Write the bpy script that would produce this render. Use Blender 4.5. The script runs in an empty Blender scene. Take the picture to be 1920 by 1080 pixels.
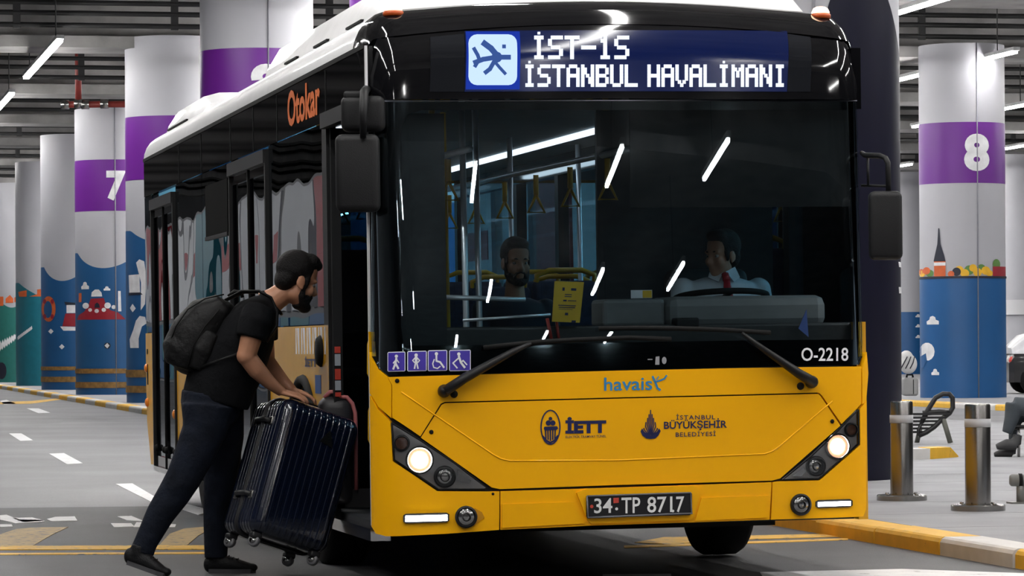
import bpy, bmesh, math, random
from mathutils import Vector, Matrix
random.seed(7)
PI = math.pi
scene = bpy.context.scene
C = scene.collection

# ------------------------------------------------------------------ camera, world, exposure
F_PX = 6500.0                                   # focal length in pixels of the 1920 frame
YAW = math.atan2(1371, 6500)
FW = Vector((math.sin(YAW), math.cos(YAW), 0))
RT = Vector((math.cos(YAW), -math.sin(YAW), 0))
UPV = Vector((0, 0, 1))
ROLL = 0.006
RTR = RT * math.cos(ROLL) - UPV * math.sin(ROLL)
UPR = UPV * math.cos(ROLL) + RT * math.sin(ROLL)
CAM = -(FW * 17.1 + RT * 0.60) + Vector((0, 0, 1.2))
HOR = 648.0
cam_d = bpy.data.cameras.new('camera')
cam = bpy.data.objects.new('camera', cam_d)
C.objects.link(cam)
cam_d.sensor_width = 36.0
cam_d.lens = 36.0 * F_PX / 1920.0
cam_d.shift_y = (HOR - 540.0) / 1920.0
cam_d.clip_start = 0.5
cam_d.clip_end = 600
M3 = Matrix((RTR, UPR, -FW)).transposed()
cam.matrix_world = Matrix.Translation(CAM) @ M3.to_4x4()
scene.camera = cam

world = bpy.data.worlds.new('world')
scene.world = world
world.use_nodes = True
bg = world.node_tree.nodes['Background']
bg.inputs[0].default_value = (0.80, 0.87, 1.0, 1)
bg.inputs[1].default_value = 0.15
scene.view_settings.view_transform = 'Standard'
scene.view_settings.look = 'None'
scene.view_settings.gamma = 1.0
scene.view_settings.use_curve_mapping = False
scene.view_settings.exposure = 0.60
scene.cycles.max_bounces = 8
scene.cycles.transparent_max_bounces = 16
scene.cycles.caustics_reflective = False
scene.cycles.caustics_refractive = False
scene.cycles.sample_clamp_indirect = 4.0
TUBE_POWER = 50.0

def ray(px, py):
    return FW + RTR * ((px - 960) / F_PX) + UPR * ((HOR - py) / F_PX)
def at(px, py, d):
    """point seen at a pixel of the 1920x1080 frame, at distance d along the view axis"""
    return CAM + ray(px, py) * d
def on_z(px, py, z=0.0):
    r = ray(px, py)
    return CAM + r * ((z - CAM.z) / r.z)
def on_x(px, py, x):
    r = ray(px, py)
    return CAM + r * ((x - CAM.x) / r.x)

# ------------------------------------------------------------------ materials
MATS = {}
def rgb(h):
    h = h.lstrip('#')
    v = [int(h[i:i+2], 16) / 255 for i in (0, 2, 4)]
    return tuple(((c + 0.055) / 1.055) ** 2.4 if c > 0.04045 else c / 12.92 for c in v)
def mat(name, col, rough=0.5, metal=0.0, var=0.12, scale=6.0, bump=0.0, bscale=60.0, coat=0.0, spec=0.5, emit=None, estr=0.0):
    if name in MATS: return MATS[name]
    if isinstance(col, str): col = rgb(col)
    m = bpy.data.materials.new(name); m.use_nodes = True
    nt = m.node_tree; N = nt.nodes; L = nt.links
    b = N['Principled BSDF']
    b.inputs['Roughness'].default_value = rough
    b.inputs['Metallic'].default_value = metal
    b.inputs['Coat Weight'].default_value = coat
    b.inputs['Coat Roughness'].default_value = 0.04
    b.inputs['Specular IOR Level'].default_value = spec
    tc = N.new('ShaderNodeTexCoord')
    ns = N.new('ShaderNodeTexNoise'); ns.inputs['Scale'].default_value = scale; ns.inputs['Detail'].default_value = 6
    L.new(tc.outputs['Object'], ns.inputs['Vector'])
    rp = N.new('ShaderNodeValToRGB')
    rp.color_ramp.elements[0].position = 0.3; rp.color_ramp.elements[1].position = 0.7
    rp.color_ramp.elements[0].color = tuple(c * (1 - var) for c in col) + (1,)
    rp.color_ramp.elements[1].color = tuple(min(1, c * (1 + var)) for c in col) + (1,)
    L.new(ns.outputs['Fac'], rp.inputs['Fac'])
    L.new(rp.outputs['Color'], b.inputs['Base Color'])
    if bump:
        n2 = N.new('ShaderNodeTexNoise'); n2.inputs['Scale'].default_value = bscale; n2.inputs['Detail'].default_value = 5
        L.new(tc.outputs['Object'], n2.inputs['Vector'])
        bp = N.new('ShaderNodeBump'); bp.inputs['Strength'].default_value = bump; bp.inputs['Distance'].default_value = 0.02
        L.new(n2.outputs['Fac'], bp.inputs['Height']); L.new(bp.outputs['Normal'], b.inputs['Normal'])
    if emit is not None:
        if isinstance(emit, str): emit = rgb(emit)
        b.inputs['Emission Color'].default_value = tuple(emit) + (1,)
        b.inputs['Emission Strength'].default_value = estr
    MATS[name] = m
    return m
def glass(name, tint, refl=0.10, rough=0.0, ior=1.5, wave=0.0, wscale=1.0):
    """thin sheet of tinted glass: transmitted tint + fresnel reflection"""
    if name in MATS: return MATS[name]
    m = bpy.data.materials.new(name); m.use_nodes = True
    nt = m.node_tree; N = nt.nodes; L = nt.links
    N.remove(N['Principled BSDF'])
    out = N['Material Output']
    tr = N.new('ShaderNodeBsdfTransparent'); tr.inputs[0].default_value = tuple(tint) + (1,)
    gl = N.new('ShaderNodeBsdfGlossy'); gl.inputs['Roughness'].default_value = rough
    gl.inputs[0].default_value = (0.92, 0.96, 1, 1)
    fr = N.new('ShaderNodeFresnel'); fr.inputs['IOR'].default_value = ior
    mx = N.new('ShaderNodeMixShader')
    ml = N.new('ShaderNodeMath'); ml.operation = 'MULTIPLY_ADD'; ml.inputs[1].default_value = 1.0; ml.inputs[2].default_value = refl - 0.04
    ml.use_clamp = True
    L.new(fr.outputs[0], ml.inputs[0]); L.new(ml.outputs[0], mx.inputs[0])
    L.new(tr.outputs[0], mx.inputs[1]); L.new(gl.outputs[0], mx.inputs[2])
    if wave:
        tc = N.new('ShaderNodeTexCoord'); ns = N.new('ShaderNodeTexNoise')
        ns.inputs['Scale'].default_value = wscale; ns.inputs['Detail'].default_value = 1.0
        L.new(tc.outputs['Object'], ns.inputs['Vector'])
        bp = N.new('ShaderNodeBump'); bp.inputs['Strength'].default_value = 1.0; bp.inputs['Distance'].default_value = wave
        L.new(ns.outputs['Fac'], bp.inputs['Height'])
        L.new(bp.outputs['Normal'], gl.inputs['Normal']); L.new(bp.outputs['Normal'], fr.inputs['Normal'])
    L.new(mx.outputs[0], out.inputs[0])
    MATS[name] = m
    return m
def emis(name, col, s):
    if name in MATS: return MATS[name]
    if isinstance(col, str): col = rgb(col)
    m = bpy.data.materials.new(name); m.use_nodes = True
    nt = m.node_tree; nt.nodes.remove(nt.nodes['Principled BSDF'])
    e = nt.nodes.new('ShaderNodeEmission'); e.inputs[0].default_value = tuple(col) + (1,); e.inputs[1].default_value = s
    nt.links.new(e.outputs[0], nt.nodes['Material Output'].inputs[0])
    MATS[name] = m
    return m

# ------------------------------------------------------------------ mesh building
def tag(o, label=None, cat=None, group=None, kind=None):
    if label: o['label'] = label
    if cat: o['category'] = cat
    if group: o['group'] = group
    if kind: o['kind'] = kind
    return o
def empty(name, loc=(0, 0, 0), label=None, cat=None, group=None, rz=0.0):
    o = bpy.data.objects.new(name, None); C.objects.link(o)
    o.location = loc; o.rotation_euler = (0, 0, rz); o.empty_display_size = 0.2
    return tag(o, label, cat, group)
def link(name, me, parent=None, m=None):
    o = bpy.data.objects.new(name, me); C.objects.link(o)
    if parent is not None: o.parent = parent
    if m is not None and not me.materials: me.materials.append(m)
    return o
class MB:
    """collects shapes for ONE mesh object"""
    def __init__(s): s.v = []; s.f = []; s.sm = []
    def add(s, vs, fs, smooth=False):
        n = len(s.v); s.v += [Vector(v) for v in vs]
        for f in fs: s.f.append([i + n for i in f]); s.sm.append(smooth)
        return s
    def box(s, a, b, M=None, bev=0.0):
        x0, y0, z0 = a; x1, y1, z1 = b
        if bev:
            bm = bmesh.new(); bmesh.ops.create_cube(bm, size=1)
            for v in bm.verts: v.co = Vector(((x0 + x1) / 2 + v.co.x * (x1 - x0), (y0 + y1) / 2 + v.co.y * (y1 - y0), (z0 + z1) / 2 + v.co.z * (z1 - z0)))
            bmesh.ops.bevel(bm, geom=bm.edges[:], offset=bev, segments=2, affect='EDGES', profile=0.5)
            bm.verts.index_update()
            vs = [v.co.copy() for v in bm.verts]; fs = [[v.index for v in f.verts] for f in bm.faces]; bm.free()
        else:
            vs = [Vector(p) for p in ((x0,y0,z0),(x1,y0,z0),(x1,y1,z0),(x0,y1,z0),(x0,y0,z1),(x1,y0,z1),(x1,y1,z1),(x0,y1,z1))]
            fs = [(3,2,1,0),(4,5,6,7),(0,1,5,4),(1,2,6,5),(2,3,7,6),(3,0,4,7)]
        if M is not None: vs = [M @ v for v in vs]
        return s.add(vs, fs, False)
    def tube(s, pts, rad, n=10, cap=True, up=None, smooth=True):
        """round or elliptic tube through points; rad: number or list of number / (a,b)"""
        pts = [Vector(p) for p in pts]; k = len(pts)
        if not isinstance(rad, (list,)): rad = [rad] * k
        vs = []; ref = Vector(up) if up is not None else None
        T0 = (pts[1] - pts[0]).normalized()
        if ref is None:
            ref = Vector((0, 0, 1)) if abs(T0.z) < 0.9 else Vector((1, 0, 0))
        a = (ref - T0 * ref.dot(T0)).normalized()
        for i, p in enumerate(pts):
            if i == 0: T = pts[1] - pts[0]
            elif i == k - 1: T = pts[-1] - pts[-2]
            else: T = (pts[i+1] - p).normalized() + (p - pts[i-1]).normalized()
            T.normalize()
            a = (a - T * a.dot(T)).normalized(); b = T.cross(a)
            r = rad[i]; ra, rb = r if isinstance(r, (tuple,)) else (r, r)
            for j in range(n):
                t = 2 * PI * j / n
                vs.append(p + a * (ra * math.cos(t)) + b * (rb * math.sin(t)))
        fs = []
        for i in range(k - 1):
            for j in range(n):
                fs.append((i*n + j, i*n + (j+1) % n, (i+1)*n + (j+1) % n, (i+1)*n + j))
        if cap:
            fs.append(tuple(range(n - 1, -1, -1))); fs.append(tuple((k-1)*n + j for j in range(n)))
        return s.add(vs, fs, smooth)
    def ell(s, c, r, M=None, nu=20, nv=12):
        vs = []; fs = []
        c = Vector(c)
        for i in range(nv + 1):
            ph = -PI/2 + PI * i / nv
            for j in range(nu):
                th = 2 * PI * j / nu
                p = Vector((r[0]*math.cos(ph)*math.cos(th), r[1]*math.cos(ph)*math.sin(th), r[2]*math.sin(ph)))
                if M is not None: p = M @ p
                vs.append(c + p)
        for i in range(nv):
            for j in range(nu):
                fs.append((i*nu + j, i*nu + (j+1) % nu, (i+1)*nu + (j+1) % nu, (i+1)*nu + j))
        return s.add(vs, fs, True)
    def lathe(s, prof, M=None, n=32, smooth=True):
        """prof: list of (r, h) about local Z"""
        vs = []; fs = []
        for r, h in prof:
            for j in range(n):
                t = 2 * PI * j / n
                v = Vector((r * math.cos(t), r * math.sin(t), h))
                vs.append(M @ v if M is not None else v)
        k = len(prof)
        for i in range(k - 1):
            for j in range(n):
                fs.append((i*n + j, i*n + (j+1) % n, (i+1)*n + (j+1) % n, (i+1)*n + j))
        if prof[0][0] > 1e-6: fs.append(tuple(range(n - 1, -1, -1)))
        if prof[-1][0] > 1e-6: fs.append(tuple((k-1)*n + j for j in range(n)))
        return s.add(vs, fs, smooth)
    def prism(s, poly, h0, h1, fn=None, smooth=False):
        """2D polygon extruded between h0 and h1; fn(u,v,h)->3D"""
        fn = fn or (lambda u, v, h: Vector((u, v, h)))
        n = len(poly)
        vs = [fn(u, v, h0) for u, v in poly] + [fn(u, v, h1) for u, v in poly]
        fs = [tuple(range(n - 1, -1, -1)), tuple(range(n, 2*n))]
        for i in range(n): fs.append((i, (i+1) % n, n + (i+1) % n, n + i))
        return s.add(vs, fs, smooth)
    def grid(s, nu, nv, fn, smooth=True, closed=False):
        vs = [fn(i, j) for i in range(nu) for j in range(nv)]
        fs = [(i*nv + j, (i+1)*nv + j, (i+1)*nv + j + 1, i*nv + j + 1) for i in range(nu - 1) for j in range(nv - 1)]
        if closed:
            fs += [(i*nv + nv - 1, (i+1)*nv + nv - 1, (i+1)*nv, i*nv) for i in range(nu - 1)]
        return s.add(vs, fs, smooth)
    def mesh(s, name, m=None, fix=True):
        me = bpy.data.meshes.new(name)
        me.from_pydata([tuple(v) for v in s.v], [], [tuple(f) for f in s.f])
        me.polygons.foreach_set('use_smooth', s.sm)
        if fix:
            bm = bmesh.new(); bm.from_mesh(me); bmesh.ops.recalc_face_normals(bm, faces=bm.faces[:]); bm.to_mesh(me); bm.free()
        if m is not None: me.materials.append(m)
        me.update()
        return me
    def build(s, name, m, parent=None, fix=True):
        return link(name, s.mesh(name, m, fix), parent)
def sharp(o, ang=0.6):
    """smooth shading that keeps edges sharper than ang"""
    me = o.data
    bm = bmesh.new(); bm.from_mesh(me)
    for f in bm.faces: f.smooth = True
    for e in bm.edges:
        if len(e.link_faces) == 2 and e.calc_face_angle(0) > ang: e.smooth = False
    bm.to_mesh(me); bm.free()
    return o
def text2d(s, size=1.0, bold=0.0, spacing=1.0, res=3):
    """letters as a flat list of verts and faces, left aligned on the baseline"""
    cu = bpy.data.curves.new('txt', 'FONT'); cu.body = s; cu.size = size; cu.offset = bold; cu.space_character = spacing
    cu.resolution_u = res
    o = bpy.data.objects.new('txt', cu); C.objects.link(o)
    dg = bpy.context.evaluated_depsgraph_get()
    me = bpy.data.meshes.new_from_object(o.evaluated_get(dg))
    vs = [v.co.copy() for v in me.vertices]; fs = [list(p.vertices) for p in me.polygons]
    bpy.data.objects.remove(o); bpy.data.curves.remove(cu); bpy.data.meshes.remove(me)
    return vs, fs
def text_fit(s, u0, u1, v0, v1, fn, name, m, parent, bold=0.0, cuts=0, spacing=1.0):
    """write s so its ink fills u0..u1 x v0..v1 of a surface, fn(u,v)->3D"""
    vs, fs = text2d(s, 1.0, bold, spacing)
    xs = [v.x for v in vs]; ys = [v.y for v in vs]
    x0, x1, y0, y1 = min(xs), max(xs), min(ys), max(ys)
    mb = MB()
    mb.add([fn(u0 + (v.x - x0) / (x1 - x0) * (u1 - u0), v0 + (v.y - y0) / (y1 - y0) * (v1 - v0)) for v in vs], fs)
    return mb.build(name, m, parent, fix=False)
def remesh(mb, name, m, parent=None, voxel=0.01, smooth=4, factor=0.5):
    """union of overlapping closed shapes as one continuous skin"""
    me = mb.mesh(name + '_src')
    o = bpy.data.objects.new(name + '_src', me); C.objects.link(o)
    r = o.modifiers.new('r', 'REMESH'); r.mode = 'VOXEL'; r.voxel_size = voxel; r.use_smooth_shade = True
    if smooth:
        sm = o.modifiers.new('s', 'SMOOTH'); sm.iterations = smooth; sm.factor = factor
    dg = bpy.context.evaluated_depsgraph_get()
    out = bpy.data.meshes.new_from_object(o.evaluated_get(dg))
    bpy.data.objects.remove(o); bpy.data.meshes.remove(me)
    out.name = name; out.materials.clear(); out.materials.append(m)
    out.polygons.foreach_set('use_smooth', [True] * len(out.polygons))
    return link(name, out, parent)
# ------------------------------------------------------------------ materials of the place
def asphalt():
    m = mat('asphalt', (0.165, 0.165, 0.172), 0.50, var=0.22, scale=0.55, bump=0.25, bscale=90)
    nt = m.node_tree; N = nt.nodes; L = nt.links; b = N['Principled BSDF']
    tc = N.new('ShaderNodeTexCoord')
    n2 = N.new('ShaderNodeTexNoise'); n2.inputs['Scale'].default_value = 45; n2.inputs['Detail'].default_value = 8
    L.new(tc.outputs['Object'], n2.inputs['Vector'])
    mp = N.new('ShaderNodeMapRange'); mp.inputs[3].default_value = 0.62; mp.inputs[4].default_value = 1.35
    L.new(n2.outputs['Fac'], mp.inputs[0])
    mx = N.new('ShaderNodeMix'); mx.data_type = 'RGBA'; mx.blend_type = 'MULTIPLY'; mx.inputs[0].default_value = 1
    src = b.inputs['Base Color'].links[0].from_socket
    L.new(src, mx.inputs[6]); L.new(mp.outputs[0], mx.inputs[7]); L.new(mx.outputs[2], b.inputs['Base Color'])
    return m
ASPH = asphalt()
def worn(name, col, rough=0.6, cut=0.42, scale=9.0, under=(0.12, 0.12, 0.12)):
    """road paint rubbed through to the asphalt in irregular spots"""
    m = mat(name, col, rough, var=0.08)
    nt = m.node_tree; N = nt.nodes; L = nt.links; b = N['Principled BSDF']
    tc = N.new('ShaderNodeTexCoord'); n2 = N.new('ShaderNodeTexNoise'); n2.inputs['Scale'].default_value = scale; n2.inputs['Detail'].default_value = 9; n2.inputs['Roughness'].default_value = 0.7
    L.new(tc.outputs['Object'], n2.inputs['Vector'])
    rp = N.new('ShaderNodeValToRGB'); rp.color_ramp.elements[0].position = cut - 0.03; rp.color_ramp.elements[1].position = cut + 0.04
    L.new(n2.outputs['Fac'], rp.inputs[0])
    mx = N.new('ShaderNodeMix'); mx.data_type = 'RGBA'
    src = b.inputs['Base Color'].links[0].from_socket
    L.new(rp.outputs[0], mx.inputs[0]); mx.inputs[6].default_value = tuple(under) + (1,)
    L.new(src, mx.inputs[7]); L.new(mx.outputs[2], b.inputs['Base Color'])
    return m
WHITE_PAINT = worn('white_road_paint', (0.72, 0.72, 0.73), cut=0.36)
YEL_PAINT = worn('yellow_road_paint', (0.72, 0.42, 0.05), cut=0.40)
YEL_FADED = worn('faded_yellow_paint', (0.42, 0.29, 0.12), cut=0.43, scale=14)
PAVE = mat('pavement_concrete', (0.30, 0.30, 0.315), 0.7, var=0.14, scale=1.3, bump=0.15)
KERB_Y = worn('kerb_yellow', (0.78, 0.44, 0.03), cut=0.36, scale=11, under=(0.30, 0.17, 0.05))
KERB_W = worn('kerb_white', (0.62, 0.60, 0.58), cut=0.34, scale=11, under=(0.33, 0.30, 0.27))
CONC = mat('ceiling_concrete', (0.27, 0.262, 0.258), 0.85, var=0.30, scale=1.1, bump=0.2, bscale=12)
CONC_L = mat('column_grey', (0.60, 0.60, 0.62), 0.6, var=0.06, scale=1.0)
TRAY = mat('tray_black', (0.015, 0.015, 0.016), 0.6)
COL_W = mat('column_white', (0.43, 0.43, 0.465), 0.5, var=0.035, scale=1.2)
COL_P = mat('column_purple', (0.13, 0.010, 0.24), 0.42, var=0.05, scale=1.4)
COL_B = mat('column_blue', (0.010, 0.085, 0.23), 0.40, var=0.08, scale=1.2)
COL_B2 = mat('column_sea_blue', (0.009, 0.09, 0.26), 0.40, var=0.10, scale=0.9)
COL_T = mat('column_teal', (0.009, 0.14, 0.19), 0.42, var=0.08)
COL_G = mat('column_green', (0.02, 0.15, 0.13), 0.42, var=0.08)
COL_N = mat('column_navy', (0.0045, 0.0045, 0.016), 0.4, var=0.10, spec=0.25)
PRINT_W = mat('print_white', (0.75, 0.75, 0.77), 0.5)
PRINT_R = mat('print_red', (0.30, 0.012, 0.025), 0.5)
PRINT_O = mat('print_orange', (0.62, 0.12, 0.03), 0.5)
PRINT_Y = mat('print_yellow', (0.80, 0.45, 0.02), 0.5)
PRINT_G = mat('print_green', (0.10, 0.22, 0.05), 0.5)
PRINT_K = mat('print_black', (0.012, 0.015, 0.03), 0.5)
PRINT_BR = mat('print_rope', (0.24, 0.13, 0.035), 0.7, var=0.35, scale=9)
PRINT_GR = mat('print_grey', (0.22, 0.22, 0.25), 0.5)
STEEL = mat('brushed_steel', (0.30, 0.29, 0.28), 0.24, metal=1.0, var=0.10, scale=3)
RED_PIPE = mat('red_pipe', (0.20, 0.02, 0.015), 0.5)

# ------------------------------------------------------------------ ground
mb = MB(); mb.box((-40, -110, -0.4), (60, 190, 0.0))
floor = tag(mb.build('floor', ASPH), kind='structure')
PATCH = mat('shaded_asphalt', (0.052, 0.052, 0.055), 0.55, var=0.25, scale=1.2, bump=0.3, bscale=90)  # dark patch over the near road, foreground shade painted into the asphalt colour
mb = MB(); mb.prism([(-14, -16), (2.29, -16), (2.29, 10.4), (-1.0, 9.6), (-4.5, 9.9), (-14, 9.2)], -0.01, 0.0004); mb.build('road_shade_strip', PATCH, floor)
def paint(name, pts, m, z=0.004):
    """a painted marking on the road, outline given where it lies on the ground"""
    P = [on_z(px, py, 0.0) for px, py in pts]
    mb = MB(); mb.prism([(p.x, p.y) for p in P], 0.0005, z)
    return mb.build(name, m, floor)
for q in ([(92,851),(120,850),(155,869),(126,871)], [(17,813),(40,813),(62,826),(38,827)], [(50,766),(72,766),(94,774),(72,775)],
          [(217,908),(248,907),(338,960),(300,950)], [(0,752),(12,750),(30,757),(8,759)]):
    paint('lane_dash', q, WHITE_PAINT)
paint('lane_dash', [(330,952),(352,946),(398,958),(372,966)], WHITE_PAINT)
for q in ([(0,967),(12,966),(36,975),(80,976),(84,979),(30,982),(0,975)], [(22,972),(60,971),(84,977),(44,980)], [(88,974),(104,970),(140,969),(145,977),(96,978)],
          [(0,984),(22,984),(24,988),(0,989)], [(208,982),(246,982),(252,988),(214,989)], [(220,969),(246,968),(270,978),(238,976)],
          [(256,980),(300,982),(330,984),(328,989),(250,989)]):
    paint('worn_lettering', q, WHITE_PAINT)
paint('yellow_curve', [(0,1026),(0,1003),(30,993),(62,990),(128,989),(100,1002),(60,1025)], YEL_FADED)
paint('yellow_curve', [(296,1026),(318,1002),(345,992),(380,989),(400,990),(372,1005),(350,1024)], YEL_FADED)
paint('yellow_line', [(0,1025),(400,1024),(400,1031),(0,1032)], YEL_PAINT, 0.006)
paint('yellow_line', [(0,1038),(400,1036),(400,1039),(0,1041)], YEL_PAINT)
paint('yellow_line', [(1190,1018),(1245,1008),(1560,1002),(1575,1007),(1330,1014),(1260,1022)], YEL_PAINT)
paint('yellow_line', [(1170,1024),(1590,1010),(1590,1013),(1170,1028)], YEL_PAINT)
paint('yellow_line', [(0,754),(60,752),(110,747),(116,749),(60,757),(0,758)], YEL_PAINT)
paint('white_bar', [(1425,1074),(1690,1068),(1920,1076),(1920,1100),(1440,1100)], WHITE_PAINT)
paint('white_bar', [(1130,1078),(1258,1077),(1262,1110),(1128,1110)], WHITE_PAINT)
paint('white_bar', [(1580,1008),(1625,1006),(1735,1022),(1700,1027)], WHITE_PAINT)

# platform beside the bus and the one across the second road, kerb stones as parts
KX = 2.30
mb = MB(); mb.box((KX + 0.25, -25, -0.2), (12.3, 150, 0.10))
plat = tag(mb.build('pavement', PAVE), kind='structure')
mb = MB(); mb.box((17.2, -5, -0.2), (60, 150, 0.10))
plat2 = tag(mb.build('pavement', PAVE), kind='structure')
for i in range(14):                                     # paving joints
    y = 1.5 + i * 1.6
    mb = MB(); mb.box((KX + 0.27, y, 0.0995), (12.2, y + 0.015, 0.1006)); mb.build('paving_joint', CONC, plat)
def kerb_mesh(n, length, m, end=0):
    mb = MB(); bev = 0.03
    prof = [(0, -0.1), (0, 0.075), (0.012, 0.095), (0.03, 0.105), (0.25, 0.105), (0.25, -0.1)]
    mb.prism(prof, 0, length, lambda u, v, h: Vector((u, h, v)))
    return mb.mesh(n, m)
kl = 1.18
km = {'y': kerb_mesh('kerb_stone', kl, KERB_Y), 'w': kerb_mesh('kerb_stone', kl, KERB_W)}
y = -2.7; seq = 'yyywyyyyyyywyywwyyy'
for i in range(19):
    o = link('kerb_stone', km[seq[i]], plat); o.location = (KX + random.uniform(-.008, .008), y, random.uniform(-.006, .004)); y += 1.2
for i in range(36):                                     # further stones, longer, as the row recedes
    if i == 0: kf = {'y': kerb_mesh('kerb_stone', 2.38, KERB_Y), 'w': kerb_mesh('kerb_stone', 2.38, KERB_W)}
    o = link('kerb_stone', kf['yw'[i % 2]], plat); o.location = (KX, y, 0); y += 2.4
y = 25
for i in range(16):
    o = link('kerb_stone', kf['ywy'[i % 3] if i % 3 else 'y'], plat2); o.location = (16.95, y, 0); y += 2.4
# low raised island with the bench
I0, I1, I2 = on_z(1600, 866, 0.10), on_z(1744, 861, 0.10), on_z(1797, 857, 0.10)
isl = empty('kerbed_island', tuple(I0), 'low grey kerb edge with a yellow nose, behind the steel bollards', 'kerb')
def island(name, a, b, z1, z2, m):
    a = a - I0; b = b - I0; n = Vector((0.0, 0.35, 0))
    mb = MB(); h = Vector((0, 0, 1))
    a.z = b.z = 0.0
    vs = [a, b, b + n, a + n, a + h*z1, b + h*z2, b + n + h*z2, a + n + h*z1]
    mb.add(vs, [(3,2,1,0),(4,5,6,7),(0,1,5,4),(1,2,6,5),(2,3,7,6),(3,0,4,7)])
    return mb.build(name, m, isl)
island('kerb_stone', I0, I1, 0.10, 0.10, KERB_W)
I15 = I1.lerp(I2, 0.72)
island('kerb_stone', I1, I15, 0.105, 0.10, KERB_Y)
island('kerb_nose', I15, I2, 0.10, 0.012, KERB_Y)

# ------------------------------------------------------------------ ceiling: slab, beams, trays, pipe, lights
mb = MB(); mb.box((-40, -110, 8.9), (60, 190, 9.3)); tag(mb.build('ceiling', CONC), kind='structure')
BEAM_Y = [-26, -12, 3]
ROW = [(1458, 28.5, 460), (810, 42, 300), (485, 58.5, 212), (328, 70, 180), (218, 82.5, 150), (146, 93, 135), (92, 103, 122), (40, 114, 110)]
for px, d, w in ROW: BEAM_Y.append(at(px, 700, d).y)
BEAM_Y += [BEAM_Y[-1] + 13, BEAM_Y[-1] + 27]
for i, y in enumerate(BEAM_Y):
    mb = MB(); mb.box((-40, y - 0.15, 7.43), (60, y + 0.7, 8.9))
    o = tag(mb.build('trim_%d' % (i + 1), CONC), kind='structure')
    mb = MB(); mb.box((-40, y - 0.5, 7.20), (60, y + 1.0, 7.43)); mb.build('beam_flange', CONC, o)
for i, y in enumerate(BEAM_Y[5:]):                       # cable trays hanging in front of the beams in view
    t = empty('cable_tray', (0, y - 3.6, 7.3), 'black triple-rail cable tray hanging under the ceiling, bay %s from the bus' % ['nearest', 'second', 'third', 'fourth', 'fifth', 'sixth', 'seventh', 'eighth'][min(i, 7)], 'cable tray', 'cable trays')
    for z in (0.05, 0.28, 0.48):
        mb = MB(); mb.tube([(-40, 0, z), (60, 0, z)], 0.05, 6); mb.build('rail', TRAY, t)
    for k in range(24):
        x = -9.4 + k * 3.0 + (0.7 if i % 2 else 0)
        mb = MB(); mb.box((x - .07, -.04, -.02), (x + .07, .04, 1.6)); mb.build('hanger', TRAY, t)
    mb = MB(); mb.tube([(-40, 5, 0.95), (60, 5, 0.95)], 0.09, 6); mb.build('conduit', TRAY, t)
    mb = MB(); mb.tube([(-40, 6.5, 0.6), (60, 6.5, 0.6)], 0.06, 6); mb.build('conduit', TRAY, t)
p0, p1, p2 = at(147, 60, 80), at(147, 194, 80), at(122, 196, 80)
pipe = empty('sprinkler_pipe', tuple(p1), 'dark red pipe dropping from the ceiling and running to the column with the 7', 'pipe')
q = at(300, 195, 80); p0 = Vector((p1.x, p1.y, 8.89))
mb = MB(); mb.tube([p0 - p1, Vector()], 0.075, 10); mb.build('drop_pipe', RED_PIPE, pipe)
mb = MB(); mb.tube([p2 - p1, q - p1], 0.075, 10); mb.build('cross_pipe', RED_PIPE, pipe)
for a in (p1, p2, at(160, 196, 80), at(196, 195, 80)):
    mb = MB(); mb.tube([a - p1 - RT * .09, a - p1 + RT * .09], 0.11, 10); mb.build('coupling', STEEL, pipe)
TUBE = emis('lamp_tube', (1.0, 0.985, 0.96), TUBE_POWER)
HOUS = mat('lamp_housing', (0.6, 0.6, 0.6), 0.5)
mbt = MB(); mbt.box((-.055, 0, -.05), (.055, 9.0, 0.0)); TUBE_ME = mbt.mesh('tube', TUBE)
mbh = MB(); mbh.box((-.07, -.1, 0.0), (.07, 9.1, .07)); HOUS_ME = mbh.mesh('housing', HOUS)
mbr = MB(); mbr.tube([(0, 1, .07), (0, 1, 2.0)], .012, 5); ROD_ME = mbr.mesh('hanger_rod', TRAY)
lamps = []
mbt = MB(); mbt.box((-.055, 0, -.05), (.055, 2.6, 0.0)); TUBE_MS = mbt.mesh('tube', TUBE)
mbh = MB(); mbh.box((-.07, -.1, 0.0), (.07, 2.7, .07)); HOUS_MS = mbh.mesh('housing', HOUS)
for x in (-7.6, -3.3, 0.95, 5.7, 9.1, 14.7, 19.5, 25.0, 31.0):
    for k in range(-4, 7):
        y = 47.6 + k * 13.6
        if (x < 0 and y > 25) or (x > 18 and y < 30): continue
        if x == 0.95 and k == -1: y -= 3.4
        lamps.append((x, y, 1))
    for k in range(5):
        if x < 12: lamps.append((x + (1.2 if k % 2 else 0), -46 + k * 9.2 + x * .3, 0))
def in_view(x, y, z):
    v = Vector((x, y, z)) - CAM; f = v.dot(FW)
    if f < 1: return None
    u, w = 960 + F_PX * v.dot(RTR) / f, HOR - F_PX * v.dot(UPR) / f
    return (u, w) if -5 < u < 1925 and -5 < w < 1080 else None
ROWN = {0.95: 'row over the bus lane left of the columns', 5.7: 'row beside the painted columns', 9.1: 'row over the near platform', 14.7: 'row over the second road', 19.5: 'row by the column with the 8', 25.0: 'row beyond the column with the 8', 31.0: 'rightmost far row'}
cnt = {}
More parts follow.
